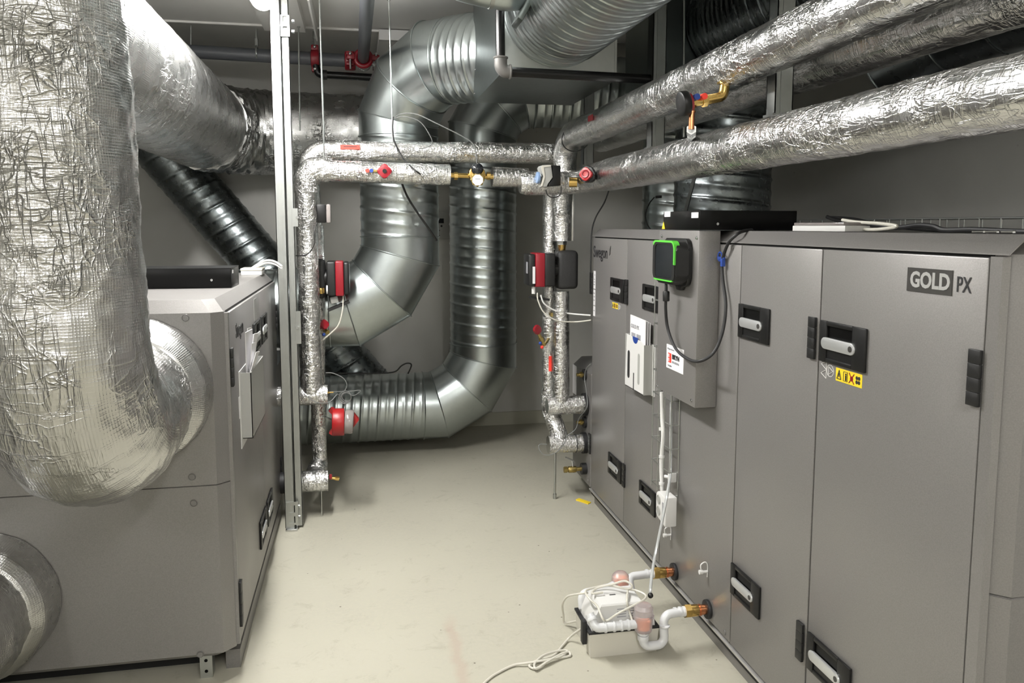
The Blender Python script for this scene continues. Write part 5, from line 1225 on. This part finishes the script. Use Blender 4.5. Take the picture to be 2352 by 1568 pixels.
for k, (x, y) in enumerate(((2232, 540), (2262, 540), (2298, 541))):
    q = aX(x, y, 1.345); q.z = ZT+.0035
    tag(MB().cyl(q, q+V((.014, -.020, 0)), .0022, 8).cyl(q+V((.013, -.019, 0)), q+V((.016, -.023, 0)), .0042, 10).build('loose_screw', 'steel'), ('loose screw on the right unit, leftmost of the three', 'loose screw on the right unit, middle of the three', 'loose screw on the right unit, rightmost of the three')[k], 'screw', 'loose screws on top of the right unit')
t = thing('wire_tray', 'horizontal wire tray standing behind the cables on top of the right unit', 'cable tray', (2.2, 2.3, ZT))
zA_, zB_2 = aX(2200, 501, 2.15).z, max(ZT+.003, aX(2200, 527, 2.15).z)
for X in (2.15, 2.42):
    for z in (zA_, zB_2):
        MB().cyl((X, 1.45, z), (X, 3.70, z), .0028, 6).build('long_wire', 'zinc', t)
for k in range(23):
    y = 1.50+.0985*k
    MB().tube([(2.15, y, zA_), (2.15, y, ZT+.003), (2.42, y, ZT+.003), (2.42, y, zA_)], .0024, 6).build('cross_wire', 'zinc', t)

# ================================================================== ON AND AT THE LEFT UNIT
ZL_ = 1.3525
c0 = aZ(532, 661, ZL_); c1 = aZ(557, 647, ZL_); ztp = aY(532, 616, c0.y).z
t = thing('equipment_box', 'black steel box lying on top of the left unit', 'box', (c0.x-.3, c0.y+.1, ZL_))
MB().box(c0.x-.62, c0.x, c0.y, c0.y+.21, ZL_, ztp, .002).build('box_body', 'matt_black', t)
MB().box(c0.x-.621, c0.x+.001, c0.y-.0015, c0.y+.211, ztp-.001, ztp+.002).build('box_lid', 'dark_plastic', t, smooth=False)
q = aY(486, 643, c0.y); MB().cyl(q, q-V((0, .003, 0)), .005, 12).build('screw', 'steel', t)
MB().box(c0.x, c0.x+.001, c0.y+.03, c0.y+.055, ztp-.022, ztp-.008).build('white_label', 'paper', t, smooth=False)
w0 = aZ(559, 632, ZL_); wz = aY(601, 616, w0.y).z; wx = aY(601, 625, w0.y).x
t = thing('junction_box', 'flat cream junction box at the far end of the left unit top', 'box', (wx-.05, w0.y, ZL_))
MB().box(aY(553, 625, w0.y).x, wx, w0.y, w0.y+.13, ZL_, ZL_+(wz-ZL_)*.62, .002).build('box_base', 'white_plastic', t)
MB().box(aY(552, 625, w0.y).x, wx+.002, w0.y-.001, w0.y+.131, ZL_+(wz-ZL_)*.66, wz, .002).build('box_lid', 'cream_plastic', t)
for k, lb in enumerate(('white cable arching from the cream junction box to the post, upper one', 'white cable arching from the cream junction box to the post, lower one')):
    cable('cable', [aY(575, 618+k*3, w0.y+.06), aY(590, 608+k*4, w0.y+.05), aY(612, 598+k*6, w0.y+.03), aY(632, 601+k*6, w0.y+.0), aY(648, 612+k*5, w0.y-.05)], .0055, 'white_plastic', lb)
# document holder
yl0, yl1 = 3.10, 3.50; zl1, zl0 = aX(556, 850, GX).z, aX(556, 1008, GX).z
xf = aY(579, 930, yl0).x
t = thing('document_holder', 'pale grey document holder full of papers on the left unit', 'holder', (GX+.03, 3.3, zl0))
mb = MB(); mb.box(GX+.001, xf, yl0, yl0+.003, zl0, zl1); mb.box(xf-.003, xf, yl0, yl1, zl0, zl1); mb.box(GX+.001, xf, yl1-.003, yl1, zl0, zl1); mb.box(GX+.001, xf, yl0, yl1, zl0, zl0+.003)
mb.build('holder_front', 'grey_plastic', t, smooth=False)
MB().box(GX+.0005, GX+.003, yl0-.035, yl1+.01, zl0-.03, zl1+.01).build('holder_back', 'white_plastic', t, smooth=False)
rnd = random.Random(4)
pl_ = ('shortest paper sheet in the left document holder, outermost from the unit', 'second paper sheet from outside in the left document holder', 'third paper sheet from outside in the left document holder', 'tallest and widest paper sheet in the left document holder', 'fifth paper sheet from outside in the left document holder', 'innermost sheet in the left document holder, next to the door')
for k in range(6):
    x0_ = xf-.006-.0052*k; ya = (.025, .05, .085, .03, .10, .17)[k]; ln = (.10, .11, .13, .20, .16, .12)[k]; hgt = (.070, .105, .130, .150, .120, .145)[k]; tl = (.020, -.012, .028, -.02, .035, .01)[k]
    a = V((x0_, yl0+ya, zl0+.01)); b = V((x0_, yl0+ya+ln, zl0+.01)); tx = V(((.020, .012, .016, .004, .008, .0)[k], tl, 0))
    ta, tb_ = V((a.x, a.y, zl1+hgt)), V((b.x, b.y, zl1+hgt-.012)); e_ = V((.0022, 0, 0)); mb = MB()
    ma, mb_ = V((a.x, a.y, zl1)), V((b.x, b.y, zl1))
    mb.loft([[a, b, b+e_, a+e_], [ma, mb_, mb_+e_, ma+e_], [ta+tx, tb_+tx, tb_+tx+e_, ta+tx+e_]])
    tag(mb.build('paper_sheet', 'paper' if k != 5 else 'white_plastic', smooth=False), pl_[k], 'paper', 'papers in the left document holder')
mb = MB().box(GX, GX+.001, 3.045, 3.075, aX(548, 965, GX).z, aX(548, 912, GX).z); mb.build('white_label', 'paper', ld1, smooth=False)

# ================================================================== CONDENSATE PUMP ON THE FLOOR
PS = thing('condensate_pump', 'white condensate pump station on the floor with clear and orange water traps', 'pump', (.95, 2.83, 0))
TX0, TX1, TY0, TY1, TH = .812, 1.083, 2.735, 2.935, .094
mb = MB(); mb.loft([[(TX0+.006, TY0+.004, 0), (TX1-.006, TY0+.004, 0), (TX1-.006, TY1-.004, 0), (TX0+.006, TY1-.004, 0)], [(TX0, TY0, TH), (TX1, TY0, TH), (TX1, TY1, TH), (TX0, TY1, TH)]])
mb.build('tank', 'cream_plastic', PS, smooth=False)
MB().box(TX0-.003, TX1+.003, TY0-.003, TY1+.003, TH, TH+.007).build('gasket', 'rubber', PS, smooth=False)
mb = MB(); z0_ = TH+.007
mb.loft([[(TX0+.012, TY0+.010, z0_), (TX1-.012, TY0+.010, z0_), (TX1-.012, TY1-.010, z0_), (TX0+.012, TY1-.010, z0_)], [(TX0+.014, TY0+.012, z0_+.03), (TX1-.014, TY0+.012, z0_+.03), (TX1-.014, TY1-.012, z0_+.03), (TX0+.014, TY1-.012, z0_+.03)],
         [(TX0+.046, TY0+.012, .192), (TX1-.060, TY0+.012, .192), (TX1-.060, TY1-.045, .192), (TX0+.046, TY1-.045, .192)], [(TX0+.050, TY0+.016, .198), (TX1-.064, TY0+.016, .198), (TX1-.064, TY1-.049, .198), (TX0+.050, TY1-.049, .198)]])
mb.build('pump_cover', 'white_plastic', PS, angle=25)
for r_ in range(4):
    z = .155+.010*r_-.01
    for c__ in range(2): MB().box(TX0+.11+c__*.045, TX0+.145+c__*.045, TY0+.0105, TY0+.013, z, z+.003).build('vent_slot', 'print_grey', PS, smooth=False)
q = aZ(1408, 1365, .1985); MB().box(q.x-.014, q.x+.010, q.y-.003, q.y+.003, .1975, .1988).build('dark_mark', 'ink', PS, smooth=False)
mb = MB()
for k in range(5):
    x = TX0+.03+.05*k; MB().ball((x, TY0+.006, TH+.012), .009, 10).build('cover_clip', 'white_plastic', PS)
MB().box(TX0-.018, TX0, TY0+.03, TY0+.06, .04, .13, .003).build('side_latch', 'rubber', PS)
# front pipework
YPp = TY0-.024; pr_ = .0165
def fp(x, y, Y=YPp): return aY(x, y, Y)
pb_ = fp(1500, 1482); zb_ = max(pb_.z, .024)
xl, xr_ = fp(1477, 1470).x, fp(1527, 1440).x
P_ = fillet([V((xl, YPp, fp(1477, 1455).z)), V((xl, YPp, zb_)), V((xr_, YPp, zb_)), V((xr_, f2.y-.01, f2.z)), V((f2.x+.004, f2.y, f2.z))], [.028, .030, .032], 7)
MB().tube(P_, pr_, 20).build('waste_pipe', 'pvc_white', PS)
mb = MB()
def collar(c, ax, r=pr_+.0035, w_=.008): c, ax = V(c), V(ax); return MB().cyl(c-ax*w_/2, c+ax*w_/2, r, 20, bev=.001).build('pipe_collar', 'pvc_white', PS)
collar((xl, YPp, fp(1477, 1463).z), (0, 0, 1), .021, .018); collar((xl, YPp, fp(1477, 1452).z), (0, 0, 1), .023, .008)
collar((xr_, YPp, fp(1527, 1437).z), (0, 0, 1), .0185, .006)
for d_ in (.004, .020, .040): collar((f2.x-d_, f2.y, f2.z), (1, 0, 0), .0195-.001*(d_ > .03), .010)
tr0 = fp(1477, 1449).z; tr1 = fp(1477, 1386).z; hT = tr1-tr0
MB().tube([(xl, YPp, tr0), (xl, YPp, tr0+.004), (xl, YPp, tr0+hT*.5), (xl, YPp, tr0+hT*.52), (xl, YPp, tr0+hT*.60), (xl, YPp, tr0+hT*.62), (xl, YPp, tr0+hT*.84), (xl, YPp, tr1-.004), (xl, YPp, tr1)], [.026, .032, .035, .039, .039, .034, .036, .028, .012], 32).build('trap_jar', 'trap_clear', PS)
MB().tube([(xl, YPp-.0, tr0+.010), (xl, YPp, tr0+hT*.42)], [.015, .018], 20).build('trap_insert', 'trap_orange', PS)
zf = fp(1420, 1437).z; x5 = fp(1452, 1437).x; x6 = fp(1365, 1437).x
MB().tube(fillet([V((xl-.03, YPp, zf)), V((x6+.006, YPp, zf)), V((x6-.010, YPp+.03, zf+.042))], .022, 7), pr_, 20).build('inlet_pipe', 'pvc_white', PS)
for x in (1443, 1427, 1410, 1390): collar((fp(x, 1437).x, YPp, zf), (1, 0, 0), .0200, .008)
collar((x6-.004, YPp+.018, zf+.028), V((-.3, .55, .8)).normalized(), .020, .012)
# rear trap and pipe
YR = TY1+.035; q = aY(1425, 1328, YR); zz0 = q.z-.06
MB().tube([(q.x, YR, zz0), (q.x, YR, q.z-.012), (q.x, YR, q.z+.012), (q.x, YR, q.z+.026), (q.x, YR, q.z+.030)], [.028, .035, .034, .022, .008], 32).build('trap_jar', 'trap_clear', PS)
MB().tube([(q.x, YR, zz0+.008), (q.x, YR, q.z-.006)], [.018, .021], 20).build('trap_insert', 'trap_orange', PS)
xr2 = aY(1461, 1340, YR).x
MB().tube(fillet([V((q.x, YR, zz0)), V((q.x, YR, .03)), V((xr2, YR, .03)), V((xr2, f1.y-.01, f1.z+.0)), V((f1.x+.004, f1.y, f1.z))], .026, 7), pr_, 20).build('waste_pipe', 'pvc_white', PS)
for d_ in (.004, .03): collar((f1.x-d_, f1.y, f1.z), (1, 0, 0), .0195, .010)
collar((q.x, YR, zz0), (0, 0, 1), .022, .012)
a_ = aY(1336, 1362, TY1-.015); b_ = aY(1400, 1346, TY1+.012)
MB().tube(fillet([V((a_.x, TY1-.03, TH+.02)), V((a_.x-.002, TY1-.02, a_.z)), V((b_.x, TY1+.012, a_.z)), V((q.x-.02, YR, a_.z))], .024, 7), pr_, 18).build('inlet_pipe', 'pvc_white', PS)
# cream cables
cable('cable', [aZ(1350, 1361, .205), aZ(1325, 1364, .19), aZ(1303, 1370, .16), aZ(1292, 1388, .11), aZ(1294, 1412, .05), aZ(1297, 1430, .012), aZ(1318, 1427, .03), aZ(1340, 1424, .08)], .0042, 'cream_plastic', 'cream cable drooping on the left side of the white pump station', seg=10)
cable('cable', [aZ(1385, 1360, .21), aZ(1360, 1362, .21), aZ(1372, 1350, .22), aZ(1408, 1341, .235), aZ(1435, 1334, .25), aZ(1452, 1345, .24), aZ(1440, 1352, .22), aZ(1395, 1344, .215), aZ(1355, 1352, .21), aZ(1345, 1360, .21), aZ(1355, 1376, .205), aZ(1372, 1392, .19), aZ(1381, 1415, .165)-V((0, .015, 0)), aZ(1392, 1421, .150)-V((0, .012, 0)), aZ(1420, 1408, .18), aZ(1455, 1390, .20), aZ(1480, 1376, .21), aZ(1482, 1366, .21), aZ(1462, 1356, .215), aZ(1430, 1350, .215), aZ(1400, 1342, .22)], .0042, 'cream_plastic', 'cream cable looped over the top of the white pump station', seg=10)
cable('cable', [aZ(1442, 1354, .215), aZ(1440, 1380, .205), aZ(1443, 1400, .165)-V((0, .012, 0)), aZ(1448, 1418, .14)-V((0, .02, 0))], .0042, 'cream_plastic', 'short cream cable down the front of the white pump station')
kn = [aZ(1346, 1438, .085), aZ(1325, 1450, .05), aZ(1306, 1466, .012), aZ(1292, 1482, .007), aZ(1272, 1504, .007), aZ(1240, 1514, .010), aZ(1222, 1522, .010), aZ(1216, 1530, .006), aZ(1232, 1534, .008), aZ(1262, 1516, .016), aZ(1288, 1502, .014), aZ(1306, 1497, .010), aZ(1309, 1505, .006), aZ(1290, 1510, .006), aZ(1262, 1514, .012), aZ(1244, 1530, .008), aZ(1230, 1535, .012), aZ(1229, 1522, .016), aZ(1250, 1504, .016), aZ(1285, 1494, .010), aZ(1303, 1495, .006), aZ(1285, 1508, .012), aZ(1240, 1518, .016), aZ(1205, 1523, .012), aZ(1180, 1527, .007), aZ(1150, 1541, .006), aZ(1122, 1559, .006), aZ(1095, 1590, .006), aZ(1070, 1640, .006)]
cable('cable', kn, .0045, 'cream_plastic', 'cream power cord knotted in a bundle on the floor in front of the pump station', seg=10)
q = aZ(1340, 1152, 0)
mb = MB(); a = V((.028, -.045, 0)); b = V((.012, .010, 0)); c_ = V((q.x, q.y, .0005)); mb.prism([c_-a*.9-b, c_+a*.9-b, c_+a*.9+b, c_-a*.9+b], (0, 0, .006))
tag(mb.build('plastic_scrap', 'yellow', smooth=False), 'small yellow plastic scrap lying on the floor near the far end of the right unit', 'scrap')
